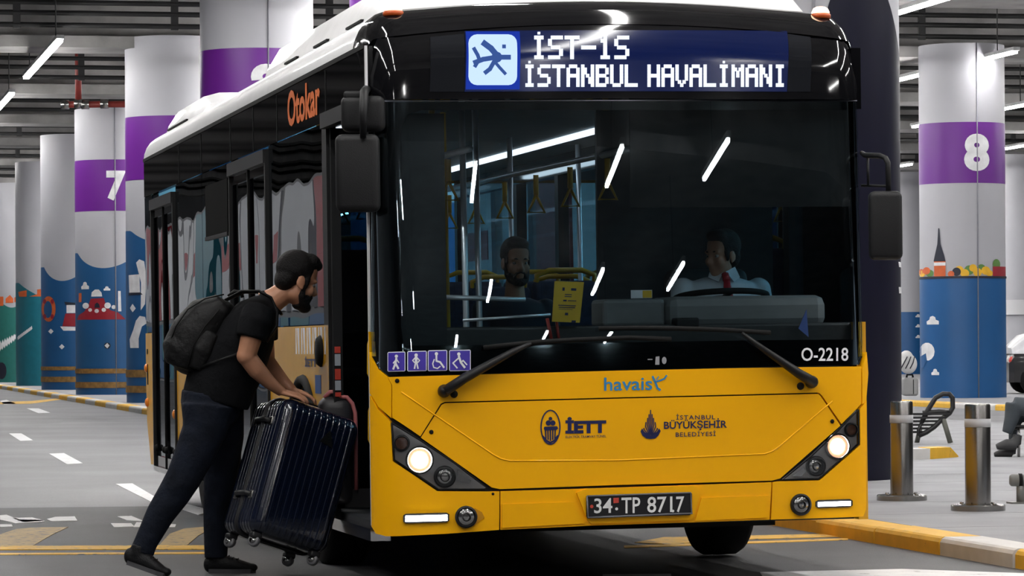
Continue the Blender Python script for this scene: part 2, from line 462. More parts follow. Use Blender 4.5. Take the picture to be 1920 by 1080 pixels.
for k, (x, y, big) in enumerate(sorted(lamps)):
    seen = in_view(x, y, 6.9) or in_view(x, y + 9, 6.9) or in_view(x, y + 4.5, 6.9)
    if seen and big and x in ROWN:
        cnt[x] = cnt.get(x, 0) + 1
        lab = 'linear ceiling light, %s nearest in the %s' % (['first', 'second', 'third', 'fourth', 'fifth', 'sixth', 'seventh', 'eighth', 'ninth'][cnt[x] - 1], ROWN[x])
        grp = 'linear ceiling lights in view'
    else: lab, grp = 'white linear ceiling light overhead, lighting the bus and road', 'linear ceiling lights overhead'
    o = empty('linear_ceiling_light', (x, y, 6.9), lab, 'ceiling light', grp)
    link('tube', TUBE_ME if big else TUBE_MS, o); link('housing', HOUS_ME if big else HOUS_MS, o)
    r = link('hanger_rod', ROD_ME, o)
    if big: r2 = link('hanger_rod', ROD_ME, o); r2.location = (0, 7, 0)
# far and side closing walls of the hall
WALLM = mat('hall_wall', (0.20, 0.20, 0.21), 0.8, var=0.2, scale=0.4)
mb = MB(); mb.box((-40, 150, -0.2), (60, 150.4, 9)); tag(mb.build('wall_back', WALLM), kind='structure')
mb = MB(); mb.box((-24.4, -110, -0.2), (-24, 150, 9)); tag(mb.build('wall_left', WALLM), kind='structure')
# unseen wall with coloured panels, added only for the bus windows to mirror
mb = MB(); mb.box((-10.6, 26, -0.2), (-10.2, 120, 4.9)); wl_ = tag(mb.build('wall_left', WALLM), kind='structure')  # added unseen wall that holds the reflection panels, not the hall's left wall
PCOL = [COL_W, CONC_L, COL_W, PRINT_R, COL_T, COL_W, CONC_L, COL_W]
for i in range(22):
    y = 27 + i * 4.2; mb = MB(); mb.box((-10.2, y, 1.9), (-10.1, y + 3.9 - (i % 3) * .5, 4.8)); mb.build('reflection_panel', PCOL[(i * 5) % 8], wl_)
    mb = MB(); mb.box((-10.2, y, 0.1), (-10.1, y + 3.9, 1.75)); mb.build('reflection_panel', COL_B if i % 2 else COL_T, wl_)
    if i % 2: mb = MB(); mb.box((-10.1, y + .4, 3.1), (-10.08, y + 3.0, 3.8)); mb.build('red_reflection_panel', PRINT_R, wl_)
mb = MB(); mb.box((55, -20, -0.2), (55.4, 150, 9)); tag(mb.build('wall_right', WALLM), kind='structure')

mb = MB(); mb.box((-40, -110.4, -0.2), (60, -110, 9)); tag(mb.build('wall_front', WALLM), kind='structure')
# ------------------------------------------------------------------ columns
class Column:
    """round column; prints wrap it. s: arc position in pixels of the photo across the front, turned into an angle"""
    def __init__(s, px, d, w, label, top_py=None, top_z=None, base=0.10, grp='painted round columns'):
        s.px, s.d, s.w = px, d, w
        s.r = w / 2 * d / F_PX
        p = at(px, 700, d); s.c = Vector((p.x, p.y, base))
        s.top = (top_z if top_z else s.z(top_py)) - base
        s.e = empty('column', tuple(s.c), label, 'column', grp)
        dr = Vector((CAM.x - s.c.x, CAM.y - s.c.y, 0)).normalized()
        s.a0 = math.atan2(dr.y, dr.x)
        mb = MB(); mb.lathe([(s.r, 0), (s.r, s.top)], n=64); s.shaft = mb.build('shaft', COL_W, s.e)
        sharp(s.shaft)
    def z(s, py, dd=None):
        """height of a picture row on the column's axis plane"""
        return at(s.px, py, s.d - s.r * 0.7 if dd is None else dd).z
    def ang(s, px):
        t = max(-0.999, min(0.999, (px - s.px) / (s.w / 2)))
        return s.a0 + math.asin(t)
    def pt(s, a, z, off):
        return Vector(((s.r + off) * math.cos(a), (s.r + off) * math.sin(a), z - s.c.z))
    def band(s, name, lo, hi, m, off=0.004, a0=None, a1=None, n=72):
        """wrap between heights lo and hi (numbers or functions of the angle offset from the viewer's side)"""
        a0 = -PI if a0 is None else a0; a1 = PI if a1 is None else a1
        fl = lo if callable(lo) else (lambda a: lo); fh = hi if callable(hi) else (lambda a: hi)
        mb = MB()
        def fn(i, j):
            a = a0 + (a1 - a0) * i / n
            return s.pt(s.a0 + a, (fl(a), fh(a))[j], off)
        mb.grid(n + 1, 2, fn)
        return mb.build(name, m, s.e)
    def poly(s, name, pts, m, off=0.008):
        """print patch, outline in picture pixels"""
        bm = bmesh.new()
        bm.faces.new([bm.verts.new((px, py, 0)) for px, py in pts])
        x0 = min(p[0] for p in pts); x1 = max(p[0] for p in pts); st = max(2.0, s.w / 40)
        x = x0 + st
        while x < x1:
            bmesh.ops.bisect_plane(bm, geom=bm.verts[:] + bm.edges[:] + bm.faces[:], plane_co=(x, 0, 0), plane_no=(1, 0, 0)); x += st
        bmesh.ops.triangulate(bm, faces=bm.faces[:])
        bm.verts.index_update()
        mb = MB()
        mb.add([s.pt(s.ang(v.co.x), s.z(v.co.y), off) for v in bm.verts], [[v.index for v in f.verts] for f in bm.faces]); bm.free()
        return mb.build(name, m, s.e, fix=False)
    def disc(s, name, cx, cy, rx, ry, m, off=0.008, n=14):
        return s.poly(name, [(cx + rx * math.cos(2*PI*k/n), cy + ry * math.sin(2*PI*k/n)) for k in range(n)], m, off)
    def text(s, st, x0, x1, y0, y1, m=None, bold=0.03, off=0.010):
        vs, fs = text2d(st, 1.0, bold, 1.0, 5)
        xs = [v.x for v in vs]; ys = [v.y for v in vs]; a, b, c, e = min(xs), max(xs), min(ys), max(ys)
        bm = bmesh.new(); bv = [bm.verts.new((x0 + (v.x - a)/(b - a)*(x1 - x0), y1 + (v.y - c)/(e - c)*(y0 - y1), 0)) for v in vs]
        for f in fs:
            try: bm.faces.new([bv[i] for i in f])
            except ValueError: pass
        x = x0 + 3
        while x < x1:
            bmesh.ops.bisect_plane(bm, geom=bm.verts[:] + bm.edges[:] + bm.faces[:], plane_co=(x, 0, 0), plane_no=(1, 0, 0)); x += max(3, s.w / 40)
        bm.verts.index_update(); mb = MB()
        mb.add([s.pt(s.ang(v.co.x), s.z(v.co.y), off) for v in bm.verts], [[v.index for v in f.verts] for f in bm.faces]); bm.free()
        return mb.build('number', m or PRINT_W, s.e, fix=False)
    def seam(s, px, m=None):
        a = s.ang(px); mb = MB()
        p, q = s.pt(a, s.c.z, 0.012), s.pt(a, s.c.z + s.top, 0.012)
        mb.tube([p, q], 0.012, 6); return mb.build('seam', m or PRINT_GR, s.e)
def cloud(cx, cy, w, h):
    return [(cx - w, cy + h), (cx - w*1.05, cy + h*.3), (cx - w*.6, cy - .1*h), (cx - w*.45, cy - h*.8), (cx, cy - h), (cx + w*.4, cy - h*.7), (cx + w*.5, cy - .1*h), (cx + w, cy + .2*h), (cx + w, cy + h)]

# dark navy column right behind the bus
k = Column(*ROW[0], 'huge navy and white column directly behind the bus', top_z=7.2)
nz = lambda px: {}
def navy(a):
    px = k.px + k.w/2 * math.sin(max(-PI/2, min(PI/2, a)))
    if abs(a) > PI/2: return 3.0
    if px > 1528: 
        t = (px - 1612) / 82.0
        return k.z(-60) - (k.z(-60) - k.z(215)) * (1 - math.sqrt(max(0, 1 - min(1, abs(t))**2.2)))
    t = (px - 1215) / 42.0
    if px < 1257: return k.z(40) + (k.z(3) - k.z(40)) * math.sqrt(max(0, 1 - min(1, abs(t))**2))
    return k.z(60)
k.band('navy_paint', 0.10, navy, COL_N, a0=-PI/2, a1=PI/2, n=180)
k.band('navy_paint', 0.10, 3.4, COL_N, a0=PI/2, a1=3*PI/2, n=40)
k.seam(1527)
for a, b in ((490, 500), (538, 550)):
    k.poly('lettering_fragment', [(1681, a), (1687, a), (1688, b), (1682, b)], PRINT_W)

# the column with 10
k = Column(*ROW[1], 'wide white column with purple band and a 10, behind the bus roof', top_z=7.2)
k.band('purple_band', k.z(170), k.z(-45), COL_P)
k.band('blue_mural', 0.10, 2.9, COL_B)
k.text('1', 775, 810, -75, 29, bold=0.055); k.text('0', 850, 920, -75, 27, bold=0.055)
# the column with 9 whose number shows above the roof
k = Column(*ROW[2], 'white column with purple band, its number half hidden by the bus roof', top_z=7.2)
k.band('purple_band', k.z(232), k.z(92), COL_P)
k.band('blue_mural', 0.10, 3.1, COL_B)
k.text('9', 474, 530, 122, 200, bold=0.05)
k.seam(506)
# column behind the bus tail
k = Column(*ROW[3], 'white column with purple band and white figures on blue, beside the bus tail', top_py=68)
k.band('purple_band', k.z(337), k.z(218), COL_P)
wv = lambda a: k.z(459) + (k.z(438) - k.z(459)) * min(1.3, ((a - 0.05) / 1.0) ** 2)
k.band('blue_mural', 0.10, wv, COL_B)
for q in ([(244,515),(264,514),(265,550),(245,551)], [(251,569),(257,578),(251,585),(246,577)], [(258,492),(264,486),(273,490),(277,520),(274,570),(266,582),(267,530)],
          [(257,601),(264,592),(274,594),(277,606),(268,612),(262,634),(262,652),(246,652),(245,636),(252,618)]):
    k.poly('white_figure', q, PRINT_W)
k.poly('base_line', [(244,548),(266,548),(270,552),(244,553)], PRINT_K, 0.012)
for y0, y1 in ((693, 707), (723, 736)): k.band('rope_band', k.z(y1), k.z(y0), PRINT_BR, 0.02)
# column with 7
k7 = k = Column(*ROW[4], 'white column with purple band, a white 7 and a red fort on blue', top_py=203)
k.band('purple_band', k.z(396), k.z(300), COL_P)
wv7 = lambda a: k7.z(503) + (k7.z(482) - k7.z(503)) * min(1.4, ((a + 0.30) / 0.75) ** 2)
k.band('blue_mural', 0.10, wv7, COL_B)
k.text('7', 202, 238, 321, 377, bold=0.045)
k.poly('red_fort', [(146,599),(150,590),(160,584),(168,572),(172,560),(196,559),(200,572),(208,582),(222,586),(236,599)], PRINT_R)
k.poly('white_dome', [(173,556),(174,548),(180,543),(187,543),(192,549),(193,556)], PRINT_W)
k.poly('gate', [(179,577),(180,570),(184,567),(188,571),(189,577)], PRINT_K, .012)
for x, y, r in ((163,573,6),(203,573,6),(171,581,3.5),(183,583,4),(196,581,4),(214,576,4)): k.disc('white_turret', x, y, r, r*.95, PRINT_W, .012)
k.poly('white_tower', [(222,546),(227,546),(228,584),(222,584)], PRINT_W)
k.poly('orange_tower', [(150,549),(155,549),(155,566),(150,566)], PRINT_O)
for x, y, w_, h_ in ((162,535,7,7),(202,541,6,4)): k.poly('cloud', cloud(x, y, w_, h_), PRINT_W)
k.disc('white_buoy', 202, 648, 6, 6, PRINT_K); k.poly('white_buoy', [(202,643),(206,648),(202,653),(197,648)], PRINT_W, .012)
k.seam(218)
for y0, y1 in ((691, 700), (716, 727)): k.band('rope_band', k.z(y1), k.z(y0), PRINT_BR, 0.02)
# column with lifebuoy
k5 = k = Column(*ROW[5], 'white and blue column with a lifebuoy and a red lighthouse', top_py=252)
wv5 = lambda a: k5.z(527) + (k5.z(508) - k5.z(527)) * min(1.4, ((a + 0.42) / 0.6) ** 2)
k.band('blue_mural', 0.10, wv5, COL_B)
k.band('purple_band', k.z(440), k.z(352), COL_P, a0=PI*0.55, a1=PI*1.45)
k.disc('lifebuoy', 93, 579, 13, 24, PRINT_O, .008, 20); k.disc('lifebuoy_hole', 92, 580, 7.5, 16, COL_B, .012, 20)
for t in range(4): k.disc('lifebuoy_stripe', 93 + 10*math.cos(t*1.57 + .8), 579 + 20*math.sin(t*1.57 + .8), 3, 4.5, PRINT_R, .014)
k.poly('lighthouse_light', [(126,571),(142,571),(142,587),(126,587)], PRINT_W)
k.poly('lighthouse_top', [(122,566),(142,568),(142,572),(124,572)], PRINT_K, .012)
k.poly('lighthouse_body', [(124,588),(142,588),(142,612),(118,612),(121,600)], PRINT_R)
k.poly('lighthouse_foot', [(114,612),(142,613),(142,620),(120,620)], PRINT_W)
for x, y in ((97,621),(117,650)): k.poly('white_buoy', [(x,y-5),(x+5,y),(x,y+5),(x-5,y)], PRINT_W)
for y0, y1 in ((687, 694), (706, 716)): k.band('rope_band', k.z(y1), k.z(y0), PRINT_BR, 0.02)
# teal and green columns further on
k6 = k = Column(*ROW[6], 'white column with a teal lower half and small roofs, second from the left edge', top_py=303)
k.band('teal_mural', 0.10, lambda a: k6.z(555) + (k6.z(530) - k6.z(555)) * max(0, min(1, (-a - .3) / .8)), COL_T)
for q in ([(36,547),(52,544),(52,556),(38,556)], [(71,543),(79,542),(79,556),(71,556)], [(56,556),(70,552),(78,556)]): k.poly('painted_roof', q, PRINT_O)
for i in range(9): k.poly('white_gull', [(34+i*3.0,632-i*2.2),(37+i*3,628-i*2.2),(38+i*3,634-i*2.2),(35+i*3,637-i*2.2)], PRINT_W)
k8 = k = Column(*ROW[7], 'pale column with a green lower half at the left edge of the picture', top_py=343)
k.band('green_mural', 0.10, lambda a: k8.z(570) + .12*math.sin(a*5), COL_G)
for q in ([(0,556),(8,556),(8,573),(0,574)], [(12,560),(20,553),(26,560),(26,568),(12,568)], [(28,558),(33,556),(33,566),(28,567)]): k.poly('painted_house', q, PRINT_O)
for i in range(9): k.poly('white_gull', [(-6+i*4.2,655-i*3),(-2+i*4.2,640-i*2),(1+i*4.2,652-i*3),(-3+i*4.2,662-i*3)], PRINT_W)
k.disc('cart_wheel', 4, 695, 9, 16, PRINT_K)
# column with 8 across the second road
k = Column(1806, 70, 160, 'white column with purple band, a white 8 and a painted tower over blue', top_py=82)
k.band('purple_band', k.z(344), k.z(230), COL_P)
k.band('blue_mural', 0.10, k.z(520), COL_B2)
k.text('8', 1810, 1856, 252, 322, bold=0.05)
k.seam(1834)
k.poly('tower_spire', [(1753,490),(1755,480),(1760,458),(1762,428),(1764,428),(1766,458),(1773,480),(1775,490)], PRINT_K)
k.poly('tower_body', [(1754,470+20),(1775,490),(1775,519),(1754,519)], PRINT_O, .010); k.poly('tower_gallery', [(1754,472+20),(1775,492),(1775,498),(1754,498)], PRINT_W, .013)
for x, y, r, m in ((1732,512,6,PRINT_Y),(1740,507,7,PRINT_O),(1746,512,7,PRINT_G),(1730,508,5,PRINT_O),(1785,514,6,PRINT_O),(1795,510,8,PRINT_K),(1800,507,8,PRINT_Y),(1810,513,8,PRINT_Y),(1818,507,9,PRINT_G),(1825,503,7,PRINT_Y),(1833,511,8,PRINT_Y),(1840,504,8,PRINT_G),(1848,508,8,PRINT_Y),(1855,513,6,PRINT_Y)):
    k.disc('painted_bush', x, y, r, r, m, .008 + random.random()*.006)
k.poly('painted_hall', [(1861,500),(1885,500),(1885,519),(1861,519)], PRINT_R, .010)
k.disc('painted_dome', 1868, 496, 7, 10, PRINT_G)
k.band('shore_line', k.z(522), k.z(518), PRINT_K, .016)
for x, y, w_, h_ in ((1751,600,11,8),(1755,697,7,6)): k.poly('cloud', cloud(x, y, w_, h_), PRINT_W)
k.disc('white_lamp', 1740, 659, 14, 17, PRINT_W); k.poly('lamp_neck', [(1728,668),(1738,662),(1740,676),(1732,690),(1727,690)], COL_B2, .012)
# plain far columns on the right
k = Column(1704, 124, 92, 'pale far column with blue foot, between the navy column and the 8', top_z=7.4, grp='plain far columns')
k.band('blue_mural', 0.10, k.z(585), COL_B2)
for y in (592, 611, 631): k.poly('cloud', cloud(1722, y, 5, 3), PRINT_W)
k = Column(1931, 112, 100, 'pale grey far column at the right edge, behind the parked car', top_z=7.4, grp='plain far columns')
k.band('collar', k.z(590), k.z(562), CONC_L, 0.12)
# ------------------------------------------------------------------ the bus
LEAN = -0.008
RB = Matrix.Rotation(LEAN, 3, 'Y'); RBI = RB.inverted()
bus = empty('city_bus', (0, 0, 0), 'yellow and black city bus with lit airport route display and front door open', 'bus')
bus.rotation_euler = (0, LEAN, 0)
HW = 1.275; LEN = 10.85
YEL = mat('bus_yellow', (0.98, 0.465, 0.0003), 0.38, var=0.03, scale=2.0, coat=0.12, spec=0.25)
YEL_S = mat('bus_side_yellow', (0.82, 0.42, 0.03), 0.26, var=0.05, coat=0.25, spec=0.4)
BLK = mat('bus_gloss_black', (0.004, 0.004, 0.005), 0.06, var=0.1, coat=0.3, spec=0.35)
BLKM = mat('black_plastic', (0.008, 0.008, 0.009), 0.5, bump=0.12, bscale=220, spec=0.3)
RUB = mat('black_rubber', (0.006, 0.006, 0.006), 0.75, spec=0.2)
DARK = mat('underbody', (0.006, 0.006, 0.006), 0.9)
WHT = mat('bus_white', (0.74, 0.74, 0.75), 0.35, var=0.05, coat=0.3)
CHR = mat('chrome', (0.75, 0.75, 0.76), 0.12, metal=1.0)
INT_G = mat('interior_grey', (0.10, 0.10, 0.105), 0.6)
DASH_G = mat('dash_grey', (0.17, 0.17, 0.17), 0.55, var=0.08)
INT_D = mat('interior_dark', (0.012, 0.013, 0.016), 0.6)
RAIL_Y = mat('rail_yellow', (0.70, 0.38, 0.01), 0.35)
RAIL_S = mat('rail_steel', (0.72, 0.74, 0.78), 0.30, metal=0.6)
NAVY_P = mat('logo_navy', (0.008, 0.012, 0.075), 0.4)
LBLUE = mat('logo_light_blue', (0.03, 0.22, 0.45), 0.4)
STK_B = mat('sticker_blue', (0.05, 0.028, 0.34), 0.35)
STK_W = mat('sticker_white', (0.80, 0.80, 0.84), 0.4)
ORG = mat('logo_orange', (0.80, 0.16, 0.015), 0.4)
WSG = glass('windshield_glass', (0.84, 0.92, 0.95), 0.05)
SIDEG = glass('side_glass', (0.20, 0.27, 0.30), 0.06, wave=0.004, wscale=1.1)
FARG = glass('tinted_glass', (0.50, 0.82, 0.95), 0.05)

def zroof(X):
    a = abs(X); z = 2.935 - 0.05 * (min(a, 1.1) / 1.1) ** 2
    if a > 1.1:
        t = min(1, (a - 1.1) / 0.175); z -= 0.195 * (1 - math.sqrt(max(0, 1 - t * t)))
    return z
def yf(X, Z):
    """front face of the bus: plan curve, rounded corners, raked windscreen, rounded brow"""
    a = min(abs(X), HW)
    y = 0.07 * (a / HW) ** 2
    if a > 1.135:
        t = min(1, (a - 1.135) / 0.14); y += 0.14 * (1 - math.sqrt(max(0, 1 - t * t)))
    if Z > 1.1: y += 0.07 * (Z - 1.1)
    if Z < 0.34: y += 0.6 * (0.34 - Z) ** 1.5
    zr = zroof(X); t = (Z - (zr - 0.30)) / 0.30
    if t > 0:
        t = min(1, t); y += 0.32 * (1 - math.sqrt(max(0, 1 - t * t)))
    return y
def FP(px, py):
    """front elevation (X,Z) seen at a pixel"""
    o = RBI @ CAM; r = RBI @ ray(px, py)
    y = 0.05
    for _ in range(40):
        t = (y - o.y) / r.y; p = o + r * t
        X = max(-HW + .0005, min(HW - .0005, p.x))
        y = 0.5 * y + 0.5 * yf(X, p.z)
    return X, p.z
def FN(X, Z):
    e = 0.004; X = max(-HW + .006, min(HW - .006, X))
    gx = (yf(X + e, Z) - yf(X - e, Z)) / (2 * e); gz = (yf(X, Z + e) - yf(X, Z - e)) / (2 * e)
    return Vector((gx, -1, gz)).normalized()
def FS(X, Z, off=0.0):
    return Vector((X, yf(X, Z), Z)) + FN(X, Z) * off
def FPX(px, py, off=0.0):
    return FS(*FP(px, py), off)
def SP(px, py):
    """(Y,Z) on the door side of the bus"""
    o = RBI @ CAM; r = RBI @ ray(px, py)
    p = o + r * ((-HW - o.x) / r.x); return p.y, p.z
def SY(px): return SP(px, 620)[0]
def bl(px, py, d): return RBI @ at(px, py, d)
def bly(px, py, y):
    o = RBI @ CAM; r = RBI @ ray(px, py); return o + r * ((y - o.y) / r.y)

XS = [-1.27, -1.262, -1.25, -1.235, -1.215, -1.19, -1.16, -1.13] + [-1.05 + .15 * i for i in range(15)] + [1.13, 1.16, 1.19, 1.215, 1.235, 1.25, 1.262, 1.27]
def panel_xz(name, poly, m, off=0.0, thick=0.012, parent=None, zcut=0.12):
    bm = bmesh.new()
    bm.faces.new([bm.verts.new((x, z, 0)) for x, z in poly])
    x0 = min(p[0] for p in poly); x1 = max(p[0] for p in poly); z0 = min(p[1] for p in poly); z1 = max(p[1] for p in poly)
    for x in XS:
        if x0 < x < x1: bmesh.ops.bisect_plane(bm, geom=bm.verts[:] + bm.edges[:] + bm.faces[:], plane_co=(x, 0, 0), plane_no=(1, 0, 0))
    z = z0 + zcut
    while z < z1 - .01:
        bmesh.ops.bisect_plane(bm, geom=bm.verts[:] + bm.edges[:] + bm.faces[:], plane_co=(0, z, 0), plane_no=(0, 1, 0)); z += zcut
    bmesh.ops.triangulate(bm, faces=[f for f in bm.faces if len(f.verts) > 4])
    bmesh.ops.recalc_face_normals(bm, faces=bm.faces[:])
    bm.verts.index_update()
    if sum(f.normal.z * f.calc_area() for f in bm.faces) < 0: bmesh.ops.reverse_faces(bm, faces=bm.faces[:])
    fr = [FS(v.co.x, v.co.y, off) for v in bm.verts]; bk = [FS(v.co.x, v.co.y, off - thick) for v in bm.verts]
    n = len(fr); mb = MB()
    ff = [[v.index for v in f.verts] for f in bm.faces]
    mb.add(fr, ff, True)
    mb.add(bk, [f[::-1] for f in ff], True)
    w = []
    for e in bm.edges:
        if len(e.link_faces) == 1:
            lp = e.link_loops[0]; a = lp.vert.index; b = lp.link_loop_next.vert.index
            w += [bk[a], bk[b], fr[b], fr[a]]
    mb.add(w, [(4*i, 4*i+1, 4*i+2, 4*i+3) for i in range(len(w)//4)])
    bm.free()
    return mb.build(name, m, parent or bus, fix=False)
def panel(name, pts, m, off=0.0, thick=0.012, parent=None, zcut=0.12):
    return panel_xz(name, [FP(*p) for p in pts], m, off, thick, parent, zcut)
def decal(name, polys, m, off=0.003, parent=None):
    """flat print on the front, outlines in picture pixels"""
    mb = MB()
    for P in polys: mb.add([FPX(x, y, off) for x, y in P], [list(range(len(P)))])
    return mb.build(name, m, parent or bus, fix=False)
def stroke(pts, w):
    out = []
    for (x0, y0), (x1, y1) in zip(pts[:-1], pts[1:]):
        dx, dy = x1 - x0, y1 - y0; l = math.hypot(dx, dy) or 1; nx, ny = -dy / l * w / 2, dx / l * w / 2
        ex, ey = dx / l * w * .25, dy / l * w * .25
        out.append([(x0 + nx - ex, y0 + ny - ey), (x1 + nx + ex, y1 + ny + ey), (x1 - nx + ex, y1 - ny + ey), (x0 - nx - ex, y0 - ny - ey)])
    return out
def disc(cx, cy, r, n=14, ry=None):
    ry = ry or r
    return [(cx + r * math.cos(2*PI*i/n), cy + ry * math.sin(2*PI*i/n)) for i in range(n)]
def ftext(s, x0, x1, y0, y1, m, name='lettering', parent=None, off=0.004, bold=0.0, sl=-0.02, spacing=1.0):
    return text_fit(s, x0, x1, -y1, -y0, lambda u, v: FPX(u, -v + sl * (u - x0), off), name, m, parent or bus, bold, spacing=spacing)

# --- body shell: roof, underbody, tail
YR0 = lambda X: yf(X, zroof(X) - .001)
XR = [HW * math.sin(PI/2 * (i / 16 - 1)) for i in range(33)]
mb = MB(); NY = 24
mb.grid(33, NY, lambda i, j: Vector((XR[i], (YR0(XR[i]) + (LEN - YR0(XR[i])) * j / (NY - 1)), zroof(XR[i]))))
mb.grid(33, NY, lambda i, j: Vector((XR[i] * .97, (YR0(XR[i]) + .05 + (LEN - YR0(XR[i]) - .05) * j / (NY - 1)), zroof(XR[i]) - .05)))
roof = mb.build('roof', WHT, bus)
# brow: black cap between display and roof
def brow_z(X, t):
    z0 = FP(1150, 46)[1] - .035 * (abs(X) / HW) ** 2 * 2.2; z0 = min(z0, zroof(X) - .10)
    return z0 + (zroof(X) - .0008 - z0) * t
mb = MB(); mb.grid(33, 9, lambda i, j: FS(XR[i] * .9996, brow_z(XR[i], j / 8), 0.004))
brow = mb.build('brow', BLK, bus)
# low engine and floor pan
mb = MB(); mb.box((-1.1, 1.3, 0.22), (1.1, LEN - .5, 0.32)); mb.build('chassis', DARK, bus)
mb = MB(); mb.box((-.62, 5.5, .19), (.62, 9.7, .5)); mb.build('engine_block', DARK, bus)
for ya_, ra_ in ((2.62, .07), (7.55, .12)): mb = MB(); mb.tube([(-1, ya_, .47), (1, ya_, .47)], ra_, 10); mb.build('axle', DARK, bus)
# tail
zt = [0.36, 0.75, 1.3, 2.0, 2.5, 2.69]

mb = MB()
for j0, j1 in ((0, 2), (4, 5)):
    for j in range(j0, j1): mb.add([Vector((s * HW, LEN - (.22 if q == 0 else .02 if q == 1 else 0), zt[q])) for s, q in ((-1, j), (1, j), (1, j + 1), (-1, j + 1))], [(0, 1, 2, 3)])
mb.build('rear_panel', YEL_S, bus)
mb = MB(); mb.box((-HW + .04, LEN - .02, 1.3), (HW - .04, LEN - .012, 2.5)); mb.build('rear_window', FARG, bus)

# --- front panels
W_BL = [(703,640),(704,672),(711,691),(727,704)]
HOODTOP = [(728,707),(940,701),(1160,695),(1390,690),(1613,687)]
wsp = [(694,192),(694,620),(697,668),(710,691),(727,704)] + [(940,699),(1160,693),(1390,688),(1611,684),(1617,668),(1618,640),(1612,400),(1607,192),(1400,190),(1150,189),(900,190)]
ws = panel('windshield', wsp, WSG, 0.0, 0.006, zcut=0.2)
# printed black mask behind the glass edge
panel('mask', [(697,640),(697,668),(710,691),(727,704),(940,699),(1160,693),(1390,688),(1611,684),(1615,668),(1616,636),(1390,638),(1160,642),(940,646),(757,648)], BLK, -0.008, 0.006, ws)
panel('mask', [(694,192),(694,640),(757,648),(752,610),(752,240),(765,214),(790,206),(790,192)], BLK, -0.008, 0.006, ws)
panel('mask', [(790,192),(790,206),(1150,206),(1590,206),(1606,206),(1606,192),(1400,190),(1150,189),(900,190)], BLK, -0.008, 0.006, ws)
panel('mask', [(1598,206),(1606,206),(1616,640),(1603,640),(1603,300)], BLK, -0.008, 0.006, ws)
# display box above
disp = panel('display_panel', [(694,188),(693,110),(706,75),(740,60),(950,47),(1150,43),(1400,47),(1560,58),(1592,70),(1604,100),(1606,187),(1400,186),(1150,185),(900,186)], BLK, 0.0, 0.02)
for q in ([(806,70),(806,172),(870,172),(870,64)], [(1476,64),(1476,172),(1519,172),(1519,70)]): panel('display_window', q, mat('display_dark', (0.009, 0.010, 0.013), 0.07), 0.003, 0.002, disp, .03)
decal('seam_line', [[(718,188.5),(1160,187.5),(1606,188),(1606,190),(1160,189.5),(718,190.8)]], mat('seam_grey', (0.12, 0.12, 0.15), 0.3), 0.003)
# yellow nose
pan = dict(m=YEL, off=0.006, thick=0.03)
panel('upper_front_panel', HOODTOP + [(1613,757),(1577,795),(1540,741),(1534,736),(1160,745),(834,753.5),(826,757),(788,818),(736,783),(736,722)], **pan)
hood = panel('hood', [(834,756),(1160,747.5),(1534,738.5),(1538,743),(1575,798),(1462,897),(1447,901),(1160,909),(937,917),(922,914),(789,820.5),(828,759)], **pan)
panel('corner_panel', [(691,622),(694,660),(700,678),(711,694),(727,707),(734.5,721),(734.5,784),(711,763),(692,737)], **pan)
panel('corner_panel', [(1615,690),(1619,676),(1623,660),(1626,700),(1622,752),(1615,758)], **pan)
blc = panel('bumper_corner', [(692,742),(709,767),(733,791),(737,865),(820,921),(914,921.5),(936,921),(935.5,993),(840,1000),(725,1005),(706,1000),(696,987)], **pan)
bum = panel('bumper', [(938,921),(1160,914),(1446,904),(1442,974),(1300,979),(1110,985),(938,993)], **pan)
brc = panel('bumper_corner', [(1448,904),(1459,902.5),(1536,900.5),(1611.5,834),(1611,767),(1618,758),(1623,752),(1622,955),(1617,968),(1560,970.5),(1445,974)], **pan)
# dark shell that shows in the seams
panel('nose_shell', [(693,690),(1160,697),(1619,690),(1621,958),(1614,966),(1160,982),(725,1002),(697,985)], BLKM, -0.018, 0.02)
# creases and relief
def bead(name, pts, r, m, off, parent, n=6):
    Q = []
    for (x0, y0), (x1, y1) in zip(pts[:-1], pts[1:]):
        k = max(1, int(math.hypot(x1 - x0, y1 - y0) / 25))
        for i in range(k): Q.append((x0 + (x1 - x0) * i / k, y0 + (y1 - y0) * i / k))
    Q.append(pts[-1])
    mb = MB(); mb.tube([FPX(x, y, off) for x, y in Q], r, n); return mb.build(name, m, parent)
bead('crease', [(752,735),(924,852),(938,860),(955,864),(1160,863),(1434,851),(1448,846),(1462,836),(1560,752)], 0.0045, YEL, 0.0045, hood)
panel('plate_recess', [(1080,924),(1098,916),(1300,910),(1312,918),(1300,968),(1290,974),(1108,981),(1100,975)], YEL, 0.02, 0.02, bum)
panel('lower_fold', [(941,945),(1076,941),(1096,981),(941,989)], YEL, 0.011, 0.008, bum)
panel('lower_fold', [(1314,933),(1440,929),(1438,970),(1302,976)], YEL, 0.011, 0.008, bum)
